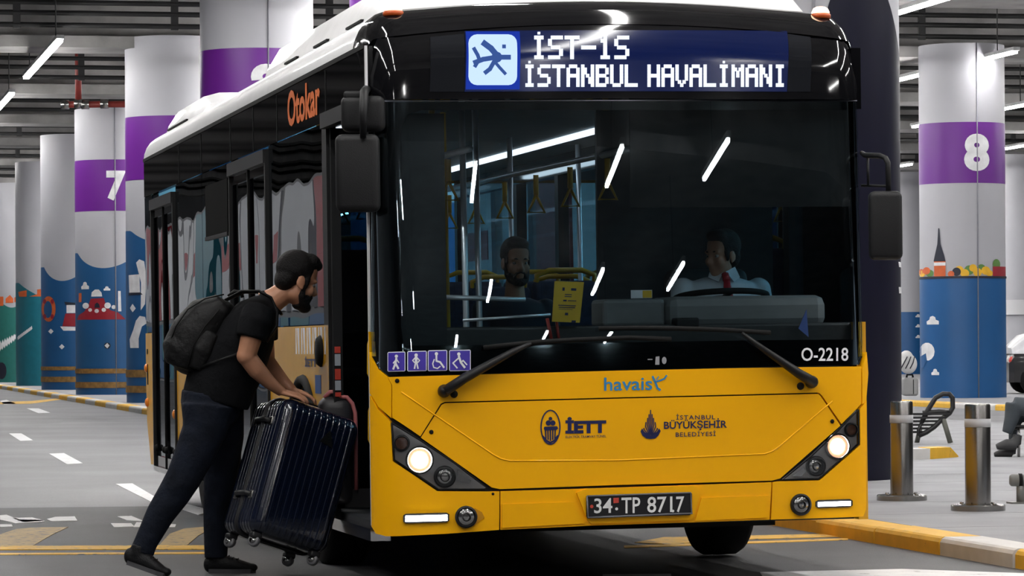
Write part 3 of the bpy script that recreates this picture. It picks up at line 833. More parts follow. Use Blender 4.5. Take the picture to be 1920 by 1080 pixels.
# plate
pl = panel('number_plate', [(1097,930),(1102,928),(1290,922),(1294,925),(1294,961),(1290,965),(1102,971),(1097,968)], mat('plate_black', (0.008, 0.008, 0.01), 0.35), 0.034, 0.012)
bead('plate_frame', [(1098,930),(1291,923.5),(1293.5,962),(1099,970),(1098,930)], 0.005, mat('plate_frame', (0.10, 0.10, 0.11), 0.35), 0.036, pl)
PLW = mat('plate_white', (0.80, 0.80, 0.80), 0.4)
ftext('34', 1111, 1145, 934, 962, PLW, 'digits', pl, 0.037, 0.012, -0.025)
ftext('TP', 1162, 1197, 932.5, 962, PLW, 'letters', pl, 0.037, 0.012, -0.025)
ftext('871', 1210, 1257, 931, 961, PLW, 'digits', pl, 0.037, 0.012, -0.025)
ftext('7', 1264, 1279, 930.5, 960, PLW, 'digits', pl, 0.037, 0.012, -0.025)
for q in (disc(1153, 953.5, 2.8), disc(1258, 957.5, 2.5)): decal('dot', [q], PLW, 0.037, pl)
decal('stamp', [[(1147,933),(1157,932.5),(1157,942),(1147,943)]], mat('stamp_red', (0.55, 0.06, 0.04), 0.4), 0.037, pl)
decal('stamp', [disc(1106.5, 949, 3.2)], MATS['stamp_red'], 0.037, pl)

# --- headlights
LENS = glass('lamp_lens', (0.93, 0.93, 0.93), 0.06)
BEZ = mat('lamp_bezel', (0.46, 0.46, 0.47), 0.32, metal=0.1)
BEZ_L = mat('lamp_reflector', (0.5, 0.5, 0.5), 0.15, metal=1.0)
HEAD = emis('headlight_bulb', (1.0, 0.86, 0.68), 26.0)
DRL = emis('daytime_light', (0.95, 0.97, 1.0), 16.0)
AMB = mat('amber_lens', (0.22, 0.07, 0.02), 0.2, coat=0.5)
def ring(parent, name, cx, cy, rpx, m, off, wr=0.25):
    c = FPX(cx, cy, off); n = FN(*FP(cx, cy)); s = rpx / 367.0
    M = Matrix.Translation(c) @ n.to_track_quat('Z', 'Y').to_matrix().to_4x4()
    mb = MB(); mb.lathe([(s * (1 - wr), -.012), (s * (1 - wr), 0.004), (s * (1 - wr * .6), .012), (s, .008), (s, -.012)], M, 28)
    return sharp(mb.build(name, m, parent))
def bowl(parent, name, cx, cy, rpx, m, off, depth=0.02, dome=False):
    c = FPX(cx, cy, off); n = FN(*FP(cx, cy)); s = rpx / 367.0
    M = Matrix.Translation(c) @ n.to_track_quat('Z', 'Y').to_matrix().to_4x4()
    k = 6; sg = 1 if dome else -1
    mb = MB(); mb.lathe([(s * math.cos(PI/2 * i / k) + 1e-7, sg * depth * math.sin(PI/2 * i / k)) for i in range(k)] + [(1e-7, sg * depth)], M, 28)
    return mb.build(name, m, parent)
def headlight(outline, amber, main, low, strip):
    h = panel('headlight', outline, BEZ, -0.012, 0.02)
    panel('lens', outline, LENS, 0.008, 0.004, h)
    bead('lens_edge', outline + [outline[0]], 0.004, RUB, 0.006, h)
    ring(h, 'lamp_ring', *amber, BLKM, -0.004); bowl(h, 'turn_signal', amber[0], amber[1], amber[2] * .8, AMB, -0.006, .008, True)
    ring(h, 'lamp_ring', main[0], main[1], main[2] * 1.22, BEZ_L, -0.006, .2); bowl(h, 'lamp_glow_bowl', main[0], main[1], main[2] * 1.05, mat('warm_reflector', (0.8, 0.6, 0.45), 0.3, emit=(1.0, 0.42, 0.22), estr=0.9), -0.008, .004, True); bowl(h, 'main_beam', main[0], main[1], main[2] * .72, HEAD, -0.006, .012, True)
    ring(h, 'lamp_ring', *low, BLKM, -0.003, .22); bowl(h, 'reflector', low[0], low[1], low[2] * .8, BEZ_L, -0.002, .012, True)
    ring(h, 'inner_ring', low[0], low[1], low[2] * .45, BLKM, 0.008, .3)
    panel('chrome_wing', strip, BEZ_L, -0.006, 0.004, h)
    return h
headlight([(735,793),(790,827),(852,868),(912,914.5),(908,917),(822,917),(740,862)], (753,831,15), (787,862.5,21), (834,894,20), [(858,880),(884,901),(880,906),(856,902)])
headlight([(1608,768),(1609,832),(1535,897),(1468,899),(1520,856),(1572,806)], (1597,806,13), (1571,837,20), (1530,874,19), [(1486,893),(1508,876),(1512,884),(1504,893)])
for a, b, dy, y in ((756, 842, -1, 963), (1528, 1597, -1, 937.5)):
    hh = 17 if a < 1000 else 14
    o = panel('daytime_lamp', [(a,y+3),(a+5,y),(b-5,y-2),(b,y+1),(b,y+hh-4),(b-5,y+hh-1),(a+5,y+hh+1),(a,y+hh-2)], BLKM, 0.012, 0.012)
    panel('light_bar', [(a+4,y+4),(b-4,y+2),(b-4,y+hh-4),(a+4,y+hh-2)], DRL, 0.016, 0.006, o)
for cx, cy in ((873.5, 969), (1500, 946)):
    fg = ring(bus, 'fog_lamp', cx, cy, 20, BLKM, 0.012, .25)
    bowl(fg, 'reflector', cx, cy, 16, BEZ_L, 0.014, .010, True); ring(fg, 'inner_ring', cx, cy, 8, BLKM, 0.024, .3)
panel('fog_scoop_shade', [(889,952),(903,960),(908,970),(900,976),(890,985)], mat('bus_yellow_shaded', (0.55, 0.24, 0.003), 0.4), 0.008, 0.004)  # flat patch; the scoop's shade is painted as a darker yellow
for cx, cy in ((808.5, 810), (1559.5, 790), (924, 926), (745, 714)): bowl(bus, 'bolt', cx, cy, 4.0 if cx < 900 or cx > 1500 else 2.5, RUB, 0.007, .006, True)
# --- stickers, logos, number
stk = [((727,660),(760,697),[disc(743.5,668,3.0)]+stroke([(743.5,672),(742,681),(738,692)],3.6)+stroke([(742,681),(747,691)],3.6)+stroke([(743.5,674),(738,681)],2.2)+stroke([(744,674),(748,680)],2.2)),
       ((763.5,658.5),(800,696.5),[disc(780,666,3.2)]+stroke([(780,670),(780,680)],5)+stroke([(779,680),(777,691)],2.8)+stroke([(781,680),(783.5,691)],2.8)+stroke([(778,671),(773.5,676),(777,680)],2.0)+stroke([(782,671),(786.5,676),(783,680)],2.0)),
       ((802,657),(838.5,696),[disc(818,663.5,3.2)]+stroke([(818,667),(818,677),(825,679),(832,689)],3.4)+stroke([(814,674),(811,682),(813,689),(820,691),(825,687)],2.2)),
       ((842,656.5),(882.5,696),[disc(860,664,3.2)]+stroke([(860,668),(864,680),(871,689)],4)+stroke([(859,672),(849,681),(857,690)],2.6)+stroke([(864,680),(868,676),(875,684)],2.4))]
for (x0, y0), (x1, y1), fig in stk:
    o = panel('sticker', [(x0,y0+2),(x0+2,y0),(x1-2,y0-.8),(x1,y0+1),(x1,y1-2.5),(x1-2,y1-.8),(x0+2,y1),(x0,y1-2)], STK_W, 0.003, 0.002)
    panel('blue_field', [(x0+1.5,y0+1.5),(x1-1.5,y0+.7),(x1-1.5,y1-2),(x0+1.5,y1-1.5)], STK_B, 0.0045, 0.001, o)
    decal('pictogram', fig, STK_W, 0.0065, o)
ftext('O-2218', 1502, 1590, 652, 677, STK_W, 'fleet_number', None, 0.004, 0.012, 0.0)
decal('small_marks', [[(1214,673),(1223,673),(1223,675),(1214,675)], [(1229,669),(1236,668),(1236,684),(1228,684)], disc(1245,676,4.5,10,7)], mat('mark_grey', (0.30, 0.30, 0.32), 0.5), 0.004)
o = ftext('havais', 1132, 1222, 708, 733, LBLUE, 'route_brand_lettering', None, 0.009, 0.012, -0.02)
decal('swoosh', stroke([(1223,706),(1228,717),(1232,728),(1237,731)], 4) + stroke([(1227,716),(1238,713),(1245,710),(1249,704)], 3.2) + stroke([(1230,712),(1234,706)], 2), LBLUE, 0.009, o)
def ell_ring(cx, cy, rx, ry, w, n=28):
    P = []
    for i in range(n):
        a, b = 2*PI*i/n, 2*PI*(i+1)/n
        P.append([(cx + rx*math.cos(a), cy + ry*math.sin(a)), (cx + rx*math.cos(b), cy + ry*math.sin(b)), (cx + (rx-w)*math.cos(b), cy + (ry-w)*math.sin(b)), (cx + (rx-w)*math.cos(a), cy + (ry-w)*math.sin(a))])
    return P
decal('operator_emblem', ell_ring(1031.5, 801, 19, 33, 2.6) + [disc(1031.5,785,3.5), disc(1027.5,793,5), disc(1036,793,5), [(1020,800),(1044,799),(1046,803),(1043,806),(1021,807),(1019,804)]] +
      sum([stroke([(1022+i*4.6,806),(1023+i*4.2,826-abs(i-2)*2)], 2.6) for i in range(5)], []) + stroke([(1017,818),(1024,826),(1031,830),(1039,826),(1045,817)], 3.5), NAVY_P, 0.009, hood)
ftext('İETT', 1059.5, 1136, 782, 813, NAVY_P, 'operator_lettering', hood, 0.009, 0.055, -0.02)
ftext('ELEKTRİK TRAMVAY TÜNEL', 1060, 1136, 815.5, 821.5, NAVY_P, 'operator_small_lettering', hood, 0.009, 0.01, -0.02)
em = []
for i, (dx, t) in enumerate(((-13,803),(-9.5,792),(-6,784),(-3,777),(0,769),(3,777),(6,784),(9.5,792),(13,803))):
    em += stroke([(1219 + dx * .35, 815), (1219 + dx, 805 + (t - 805) * .4), (1219 + dx * .92, t)], 2.0)
em += [[(1203,803),(1200,809),(1204,817),(1211,822),(1219,823),(1228,822),(1234,816),(1238,808),(1235,803),(1231,809),(1225,813),(1219,816),(1212,813),(1207,809)]]
decal('city_emblem', em, NAVY_P, 0.009, hood)
ftext('İSTANBUL', 1267, 1340, 776, 787, NAVY_P, 'city_lettering', hood, 0.009, 0.012, -0.012, 1.2)
ftext('BÜYÜKŞEHİR', 1244, 1362, 786, 808, NAVY_P, 'city_lettering', hood, 0.009, 0.02, -0.02)
ftext('BELEDİYESİ', 1266, 1341, 808, 819, NAVY_P, 'city_lettering', hood, 0.009, 0.012, -0.02, 1.15)

# --- LED route display
GL = {'I': '01110 00100 00100 00100 00100 00100 01110', 'S': '01111 10000 10000 01110 00001 00001 11110', 'T': '11111 00100 00100 00100 00100 00100 00100', '-': '00000 00000 00000 11111 00000 00000 00000',
      '1': '00100 01100 00100 00100 00100 00100 01110', 'A': '01110 10001 10001 11111 10001 10001 10001', 'N': '10001 11001 11001 10101 10011 10011 10001', 'B': '11110 10001 10001 11110 10001 10001 11110',
      'U': '10001 10001 10001 10001 10001 10001 01110', 'L': '10000 10000 10000 10000 10000 10000 11111', 'H': '10001 10001 10001 11111 10001 10001 10001', 'V': '10001 10001 10001 10001 10001 01010 00100',
      'M': '10001 11011 10101 10101 10001 10001 10001', ' ': '00000 00000 00000 00000 00000 00000 00000'}
LED = emis('led_white_blue', (0.74, 0.82, 1.0), 1.0)
LEDI = emis('led_icon', (0.50, 0.66, 1.0), 0.85)
LEDB = emis('led_blue', (0.02, 0.06, 0.55), 0.45)
LEDG = emis('led_icon_plane', (0.06, 0.13, 0.42), 0.5)
panel('led_matrix', [(871,59),(1475,59),(1475,172),(871,172)], mat('led_board', (0.002, 0.004, 0.016), 0.12, emit=(0.002, 0.03, 0.30), estr=0.10), 0.004, 0.003, disp, .03)
led_lines = []
def led_text(s, x0, x1, y0, y1):
    n = len(s); cw = (x1 - x0) / (n * 6 - 1); ch = (y1 - y0) / 7.0
    polys = []; halo = []
    for k, chr_ in enumerate(s):
        dot = chr_ == 'İ'; rows = GL['I' if dot else chr_].split()
        for r in range(7):
            for c in range(5):
                if rows[r][c] == '1':
                    x = x0 + (k * 6 + c) * cw; y = y0 + r * ch
                    for a in (0, 1):
                        for b in (0, 1):
                            X = x + a * cw * .72 - cw * .22; Y = y + b * ch * .60 - ch * .10; w = cw * .70; h = ch * .57
                            polys.append([(X, Y), (X + w, Y), (X + w, Y + h), (X, Y + h)])
        if dot:
            x = x0 + (k * 6 + 2) * cw; y = y0 - ch * 1.25
            polys.append([(x, y), (x + cw, y), (x + cw, y + ch * .8), (x, y + ch * .8)])
    o = decal('led_dots', polys, LED, 0.009, disp); o['kind'] = 'stuff'; o['label'] = 'glowing white-blue dots spelling the route'
    return o
led_text('İST-1S', 997, 1178, 69, 111)
led_text('İSTANBUL', 981, 1194, 122, 163)
led_text('HAVALİMANI', 1214, 1472, 122, 163)
def rrect(x0, y0, x1, y1, r):
    P = []
    for cx, cy, a in ((x1-r, y0+r, -PI/2), (x1-r, y1-r, 0), (x0+r, y1-r, PI/2), (x0+r, y0+r, PI)):
        for i in range(5): t = a + PI/2*i/4; P.append((cx + r*math.cos(t), cy + r*math.sin(t)))
    return P
panel('led_frame', [(873,60),(974,60),(974,168),(873,168)], LEDB, 0.0055, 0.001, disp, .03)
panel('led_icon', rrect(878, 66, 969, 160, 16), LEDI, 0.008, 0.001, disp, .03)
decal('led_plane', stroke([(889,118),(905,112),(930,108),(955,108)], 9) + stroke([(906,82),(920,92),(934,108)], 11) + stroke([(925,114),(936,127),(947,139)], 6) + stroke([(926,116),(918,130),(909,137)], 8) + stroke([(888,92),(895,104),(898,112),(890,125)], 7) + [disc(931,108,10), [(941,85),(948,85),(948,92),(941,92)]], LEDG, 0.011, disp)

# --- marker lamps on the brow
for px, py in ((743, 31), (1548, 36)):
    X, Z = FP(px, py + 8); c = Vector((X, yf(X, zroof(X)) - .12, zroof(X) - 0.012))
    mb = MB(); mb.lathe([(.045, -.02), (.045, .012), (.036, .03), (.02, .038), (1e-6, .04)], Matrix.Translation(c) @ Matrix.Scale(1.0, 4), 20)
    o = mb.build('marker_lamp', mat('marker_amber', (0.9, 0.45, 0.2), 0.25, emit=(1.0, 0.62, 0.38), estr=4.0), bus)
    mb = MB(); mb.lathe([(.052, -.022), (.052, -.004), (.046, .004)], Matrix.Translation(c), 20); mb.build('lamp_base', mat('marker_base', (0.5, 0.08, 0.01), 0.4), o)

# --- wipers
def wiper(piv, pts, blade, knob):
    w = empty_part('wiper', bus)
    mb = MB(); mb.tube([FPX(*p, .055) for p in [piv] + pts], [(.026, .046), (.024, .038)] + [(.016, .026)] * (len(pts) - 2) + [(.008, .012)], 8); mb.build('arm', BLKM, w)
    mb = MB(); mb.tube([FPX(*p, .035) for p in blade], [(.012, .010)] * len(blade), 6); mb.build('blade', RUB, w)
    bowl(w, 'pivot_cap', piv[0], piv[1], 12, BLKM, .02, .055, True)
    bowl(w, 'washer_nut', knob[0], knob[1], 7, RUB, .006, .02, True)
def empty_part(name, parent):
    o = bpy.data.objects.new(name, None); C.objects.link(o); o.parent = parent; return o
wiper((832,733), [(870,708),(960,660),(992,645)], [(905,653),(960,647),(1010,642),(1080,638),(1180,634),(1255,637)], (851,739))
wiper((1518,716), [(1490,700),(1430,660),(1385,626)], [(1120,617),(1200,616),(1270,617),(1340,619),(1390,622),(1440,625)], (1500,724))

# --- mirrors
def rbox(c, ax, half, r, seg=4):
    """rounded box; ax: three unit vectors"""
    bm_ = bmesh.new(); bmesh.ops.create_cube(bm_, size=2)
    for v in bm_.verts: v.co = Vector((v.co.x * half[0], v.co.y * half[1], v.co.z * half[2]))
    bmesh.ops.bevel(bm_, geom=bm_.edges[:], offset=r, segments=seg, affect='EDGES', profile=0.5); bm_.verts.index_update()
    c = Vector(c); mb = MB()
    mb.add([c + ax[0]*v.co.x + ax[1]*v.co.y + ax[2]*v.co.z for v in bm_.verts], [[v.index for v in f.verts] for f in bm_.faces], True); bm_.free()
    return mb
AX = (Vector((1, 0, 0)), Vector((0, 1, 0)), Vector((0, 0, 1)))
AXM = (RBI @ RT, RBI @ FW, Vector((0, 0, 1)))
mir = empty_part('mirror', bus)
rbox(bl(671, 325, 16.95), AXM, (.108, .06, .19), .035).build('main_housing', BLKM, mir)
mb = rbox(bl(681, 214, 17.0), AXM, (.108, .06, .088), .035)
mb.build('wide_housing', BLKM, mir)
mb = MB(); mb.tube([bl(690, 164, 17.2), bl(683, 172, 16.9), bl(681, 210, 16.82), bl(681, 258, 16.88)], [.022, .022, .020, .016], 10); mb.tube([bl(690, 164, 17.2), bl(692, 168, 17.5)], .03, 10)
mb.build('arm', BLKM, mir)
rbox(bl(664, 180, 17.0), AXM, (.05, .05, .022), .015).build('joint', BLKM, mir)
mb = MB(); mb.tube([bl(648, 322, 17.02), bl(694, 322, 17.02)], [(.165, .01)] * 2, 4); 
rbox(bl(671, 325, 17.02), AXM, (.095, .008, .17), .006).build('mirror_glass', CHR, mir)
mir2 = empty_part('mirror', bus)
rbox(bl(1660, 423, 17.35), AXM, (.083, .05, .172), .03).build('main_housing', BLKM, mir2)
rbox(bl(1660, 423, 17.41), AXM, (.07, .008, .155), .006).build('mirror_glass', CHR, mir2)
mb = MB(); mb.tube([bl(1616, 287, 17.6), bl(1622, 291, 17.5), bl(1650, 292, 17.4), bl(1660, 296, 17.36), bl(1665, 306, 17.35), bl(1666, 362, 17.35)], [.012, .014, .014, .014, .014, .014], 8)
mb.build('arm', BLKM, mir2)
mb = MB(); mb.tube([bl(1616, 348, 17.6), bl(1630, 348, 17.5), bl(1664, 349, 17.36)], .007, 8); mb.tube([bl(1627, 296, 17.5), bl(1628, 347, 17.5)], .007, 8); mb.build('stay', BLKM, mir2)
# camera pods on the door header
rbox(bl(681, 128, 17.5), AXM, (.022, .05, .055), .012).build('camera_pod', BLKM, bus)
rbox(bl(656, 135, 18.0), AXM, (.018, .04, .05), .014).build('side_lamp_pod', BLKM, bus)

# --- door side
def sbox(name, y0, y1, z0, z1, m, x0=0.0, x1=-0.03, parent=None, side=-1):
    """box on the bus side; x0 out (+) / x1 in (-) from the side plane"""
    mb = MB(); a, b = side * (HW + x1), side * (HW + x0)
    mb.box((min(a, b), y0, z0), (max(a, b), y1, z1)); return mb.build(name, m, parent or bus)
yD0, yD1 = 0.235, SY(617)
yW1 = SY(507); yM1 = SY(437); yw2 = SY(382); yR0 = SY(331); yR1 = SY(290)
ZB, ZF, ZT, ZS = 1.325, 2.40, 2.69, 0.30
fas = sbox('fascia', yD0, LEN, ZF, ZT, BLK, 0.0, -.04)
sbox('gutter', yD0, LEN, ZT - .012, ZT + .012, RUB, 0.006, -.02)
sbox('front_post', 0.213, 0.236, 0.33, ZT, WHT, 0.002, -.010)
def side_poly(name, pts, m, off=0.004, thick=.03, parent=None):
    mb = MB(); mb.prism(pts, -(HW + off), -(HW + off - thick), lambda u, v, h: Vector((h, u, v))); return mb.build(name, m, parent or bus)
def arch(yc, r, z0, n=12):
    return [(yc - r * math.cos(PI * i / n), z0 + r * math.sin(PI * i / n)) for i in range(n + 1)]
yF, yB = SY(569), 7.55
def skirt(y0, y1, holes=()):
    P = [(y0, ZS)]
    for yc in holes: P += [(yc - .56, ZS)] + arch(yc, .56, .47) + [(yc + .56, ZS)]
    P += [(y1, ZS), (y1, ZB), (y0, ZB)]
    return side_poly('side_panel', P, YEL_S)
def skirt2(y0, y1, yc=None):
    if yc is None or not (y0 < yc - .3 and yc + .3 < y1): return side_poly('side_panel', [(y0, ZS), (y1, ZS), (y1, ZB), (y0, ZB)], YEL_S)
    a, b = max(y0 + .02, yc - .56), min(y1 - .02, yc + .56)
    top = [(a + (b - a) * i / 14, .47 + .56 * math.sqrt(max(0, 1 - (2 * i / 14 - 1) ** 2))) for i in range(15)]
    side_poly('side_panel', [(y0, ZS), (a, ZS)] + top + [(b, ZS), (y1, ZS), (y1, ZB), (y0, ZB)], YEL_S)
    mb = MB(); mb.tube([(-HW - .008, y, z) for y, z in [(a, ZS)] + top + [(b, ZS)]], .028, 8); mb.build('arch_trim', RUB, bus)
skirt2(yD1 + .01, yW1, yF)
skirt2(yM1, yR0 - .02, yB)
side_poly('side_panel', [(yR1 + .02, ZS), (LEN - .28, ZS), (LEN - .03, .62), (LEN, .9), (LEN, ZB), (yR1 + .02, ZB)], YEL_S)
def window(y0, y1, z0=ZB, z1=ZF, frame=.03):
    w = sbox('side_window', y0 + .008, y1 - .008, z0 + .005, z1 - .005, SIDEG, 0.0, -.006)
    sbox('window_post', y0 - .02, y0 + .02, z0, z1, BLK, -.007, -.05, w); sbox('window_post', y1 - .02, y1 + .02, z0, z1, BLK, -.007, -.05, w)
    return w
window(yD1 + .06, yW1 - .02)
window(yM1 + .03, yw2); w = window(yw2, yR0 - .05); window(yR1 + .05, LEN - .02)
y0, z0 = SP(428, 385); y1, z1 = SP(386, 330)
sbox('hopper_window', min(y0, y1), max(y0, y1), 1.95, 2.30, mat('void_black', (0.002, 0.002, 0.002), 0.9, spec=0.05), 0.006, -.004); sbox('hopper_rail', min(y0, y1), max(y0, y1), 1.93, 1.955, BLKM, 0.012, -.004)
def leafdoor(y0, y1, z0, z1, name='door'):
    d = empty_part(name, bus)
    sbox('frame', y0 - .03, y1 + .03, z1, z1 + .08, BLKM, .03, -.06, d)
    sbox('frame', y0 - .04, y0, z0, z1 + .04, BLKM, .02, -.06, d); sbox('frame', y1, y1 + .04, z0, z1 + .04, BLKM, .02, -.06, d)
    ym = (y0 + y1) / 2
    for a, b in ((y0 + .015, ym - .01), (ym + .01, y1 - .015)):
        L_ = empty_part('door_leaf', d)
        for p in ((a, a + .045, z0, z1), (b - .045, b, z0, z1), (a, b, z1 - .06, z1), (a, b, z0, z0 + .08)):
            pass
        mb = MB(); X = -HW - .004
        for (p, q, r, s) in ((a, a + .045, z0, z1), (b - .045, b, z0, z1), (a + .045, b - .045, z1 - .06, z1), (a + .045, b - .045, z0, z0 + .08)): mb.box((X, p, r), (X + .035, q, s))
        L_2 = mb.build('door_leaf', BLK, d); bpy.data.objects.remove(L_)
        mb = MB(); mb.box((X + .012, a + .045, z0 + .08), (X + .018, b - .045, z1 - .06)); mb.build('pane', SIDEG, L_2)
        for k in range(2): bm_ = MB(); bm_.lathe([(.03, 0), (.02, .02), (1e-6, .024)], Matrix.Translation((X, a + .08 + k * (b - a - .16), z0 + .14)) @ Matrix.Rotation(-PI/2, 4, 'Y'), 12); bm_.build('bumper_stud', RUB, L_2)
    sbox('rubber_seal', ym - .012, ym + .012, z0, z1, RUB, .012, -.03, d)
    return d
leafdoor(yW1 + .04, yM1 - .05, 0.33, 2.30)
leafdoor(yR0 + .03, yR1 - .02, 0.30, 2.27)
sbox('door_sill', yR0, yR1 + .03, .26, .30, CHR, .02, -.2); sbox('door_sill', yW1, yM1, .28, .33, CHR, .01, -.2)
# open front door: folded leaves standing in the opening, header, step, rails
dr = empty_part('front_door', bus)
mb = MB(); X0, X1 = -HW + .012, -HW + .36
for (a, b, r, s) in ((X0, X0 + .05, .36, 2.36), (X1 - .05, X1, .36, 2.36), (X0, X1, 2.30, 2.36), (X0, X1, .36, .46)): mb.box((a, yD1 - .06, r), (b, yD1 - .02, s))
o = o_leaf = mb.build('door_leaf', BLKM, dr)
mb = MB(); mb.box((X0 + .05, yD1 - .045, .46), (X1 - .05, yD1 - .04, 2.30)); mb.build('pane', SIDEG, o)
mat('tag_red', (0.5, 0.05, 0.03), 0.4); mat('tag_grey', (0.35, 0.38, 0.42), 0.4)
mb = MB(); mb.box((-HW + .02, .27, .36), (-HW + .40, .31, 2.36)); mb.build('door_leaf', INT_D, dr)
mb = MB(); mb.box((-HW - .03, yD0, 2.36), (-HW + .02, yD1 + .03, 2.44)); mb.build('header_rail', BLKM, dr)
for k in range(2):
    z = 1.30 - .33 * k
    mb = MB(); mb.tube([(-HW + .05, .33, z), (-HW + .03, .36, z - .08), (-HW + .03, .38, z - .22), (-HW + .06, .36, z - .30)], .017, 8); mb.build('grab_rail', RAIL_Y, dr)
sbox('door_step', yD0 + .02, yD1 - .02, .25, .31, CHR, .0, -.10)
# narrow post behind the door with fittings
sbox('door_post', yD1 - .005, SY(609), .31, ZF, BLKM, .003, -.05)
for (pa, pb, m) in ((650, 662, 'tag_red'), (664, 686, 'tag_grey'), (692, 712, 'tag_red'), (714, 732, 'tag_grey'), (736, 744, 'tag_red')):
    zb_ = SP(624, pb)[1]; zt_ = SP(624, pa)[1]; mb = MB(); mb.box((X0 + .006, yD1 - .07, zb_), (X0 + .036, yD1 - .06, zt_)); mb.build('door_fitting', MATS[m], o_leaf)
# pattern and small print on the side behind the front door
for k in range(11):
    yy = yD1 + .10 + k * .105
    side_poly('white_stripe', [(yy, 1.17), (yy + .035, 1.17), (yy + .05 + (.02 if k % 2 else -.02), ZB - .01), (yy + .0, ZB - .01)], STK_W, .006, .003)
def stext(s, px0, px1, py0, py1, m, parent=None, bold=.02):
    a, zt_ = SP(px0, py0); b, zb_ = SP(px1, py1)
    return text_fit(s, a, b, zb_, zt_, lambda u, v: Vector((-HW - .0075, u, v)), 'side_lettering', m, parent or bus, bold)
a, z1 = SP(574, 668); b, z0 = SP(596, 688)
text_fit('İETT', a, b, z0, z1, lambda u, v: Vector((-HW - .008, u, v)), 'side_lettering', NAVY_P, bus, .03)
a, z1 = SP(593, 703); b, z0 = SP(604, 738)
side_poly('blue_tag', [(b, z0), (a, z0), (a, z1), (b, z1)], mat('tag_blue', (0.03, 0.09, 0.30), 0.4), .007, .004)
a, z1 = SP(598, 642); b, z0 = SP(609, 675); yc, zc = (a + b) / 2, (z0 + z1) / 2
mb = MB(); mb.lathe([(.085, 0), (.085, .012), (.07, .03), (1e-6, .034)], Matrix.Translation((-HW, yc, zc)) @ Matrix.Rotation(-PI/2, 4, 'Y'), 20); mb.build('filler_cap', RUB, bus)
# orange wordmark on the fascia
def fas_t(s, px0, px1, py0, py1, name, m):
    a, zt_ = SP(px0, py0); b, zb_ = SP(px1, py1)
    return a, b
ya, yb = SY(607), SY(546)
text_fit('Otokar', yb, ya, 2.45, 2.655, lambda u, v: Vector((-HW - .004, u, v)), 'orange_wordmark', ORG, fas, .03)
for yy in (SY(617), SY(525), SY(480), SY(437), SY(382), SY(340)):
    sbox('fascia_joint', yy - .006, yy + .006, ZF, ZT - .02, RUB, .003, -.01, fas)
for yy, zz in ((LEN - .12, .78), (LEN - .10, 1.05), (SY(328) , .72)):
    mb = MB(); mb.ell((-HW - .01, yy, zz), (.02, .035, .035)); mb.build('side_marker', mat('marker_orange', (0.75, 0.22, 0.02), 0.3), bus)
for zz, h in ((1.16, .04), (.92, .16)): sbox('vent_slot', LEN - .16, LEN - .10, zz, zz + h, RUB, .008, -.002)
# --- far side of the bus, seen through the windscreen
sbox('side_panel', .215, LEN, ZS, 1.30, YEL_S, 0.0, -.05, None, 1); sbox('fascia', .24, LEN, 2.38, ZT, BLK, 0.0, -.05, None, 1)
ys = [.30, 1.45, 2.9, 4.3, 5.7, 7.1, 8.5, LEN - .05]
for i in range(7):
    o = sbox('side_window', ys[i] + .05, ys[i+1] - .05, 1.30, 2.38, FARG, -.004, -.012, None, 1)
    sbox('window_post', ys[i+1] - .06, ys[i+1] + .05, 1.30, 2.38, BLKM, 0.0, -.05, o, 1)
# --- wheels
def wheel(x, y, side, w=.27, dual=False):
    e = empty_part('wheel', bus); M = Matrix.Translation((x, y, .475)) @ Matrix.Rotation(PI/2 * side, 4, 'Y')
    h = w / 2
    mb = MB(); mb.lathe([(.29, -h), (.40, -h), (.455, -h + .02), (.475, -h + .05), (.478, 0), (.475, h - .05), (.455, h - .02), (.40, h), (.29, h)], M, 40); mb.build('tyre', RUB, e)
    mb = MB(); mb.lathe([(.295, h - .01), (.27, h - .05), (.16, h - .07), (.14, h - .01), (.10, h), (1e-6, h)], M, 32); mb.build('rim', mat('wheel_rim', (0.30, 0.30, 0.31), 0.4, metal=0.7), e)
    for k in range(8):
        t = 2 * PI * k / 8; mb = MB(); mb.lathe([(.014, h - .05), (.014, h - .02), (1e-6, h - .015)], M @ Matrix.Translation((.21 * math.cos(t), .21 * math.sin(t), 0)), 8); mb.build('wheel_nut', BEZ_L, e)
wheel(-1.08, yF, -1); wheel(1.08, yF, 1); wheel(-1.09, yB, -1); wheel(1.09, yB, 1); wheel(-.76, yB, -1); wheel(.76, yB, 1)
# --- roof pods
def pod(y0, y1, x, z, name):
    n = 14; prof = [(-x, zroof(x) - .06), (-x * .97, zroof(x) + .06), (-x * .9, z - .03), (-x * .8, z), (x * .8, z), (x * .9, z - .03), (x * .97, zroof(x) + .06), (x, zroof(x) - .06)]
    rows = [(y0, .25), (y0 + .12, .7), (y0 + .45, 1.0), (y1 - .25, 1.0), (y1 - .06, .75), (y1, .3)]
    mb = MB(); mb.grid(len(rows), 8, lambda i, j: Vector((prof[j][0] * (0.96 + .04 * rows[i][1]), rows[i][0], prof[j][1] if j in (0, 7) else zroof(x) - .06 + (prof[j][1] - zroof(x) + .06) * rows[i][1])), False)
    mb.add([Vector((prof[j][0] * .97, y0, zroof(x) - .06 + (0 if j in (0, 7) else (prof[j][1] - zroof(x) + .06) * .25))) for j in range(8)], [list(range(8))])
    o = sharp(mb.build(name, WHT, bus), .5)
    for k in range(3):
        yy = y0 + .7 + k * (y1 - y0 - 1.2) / 3; mb = MB(); mb.box((-x * .985 - .008, yy, zroof(x) + .02), (-x * .985 + .01, yy + .5, zroof(x) + .032)); mb.build('pod_slot', RUB, o)
    return o
pod(.50, SY(448), 1.14, 3.10, 'roof_pod'); pod(SY(338), LEN - .02, 1.14, 3.09, 'roof_pod')
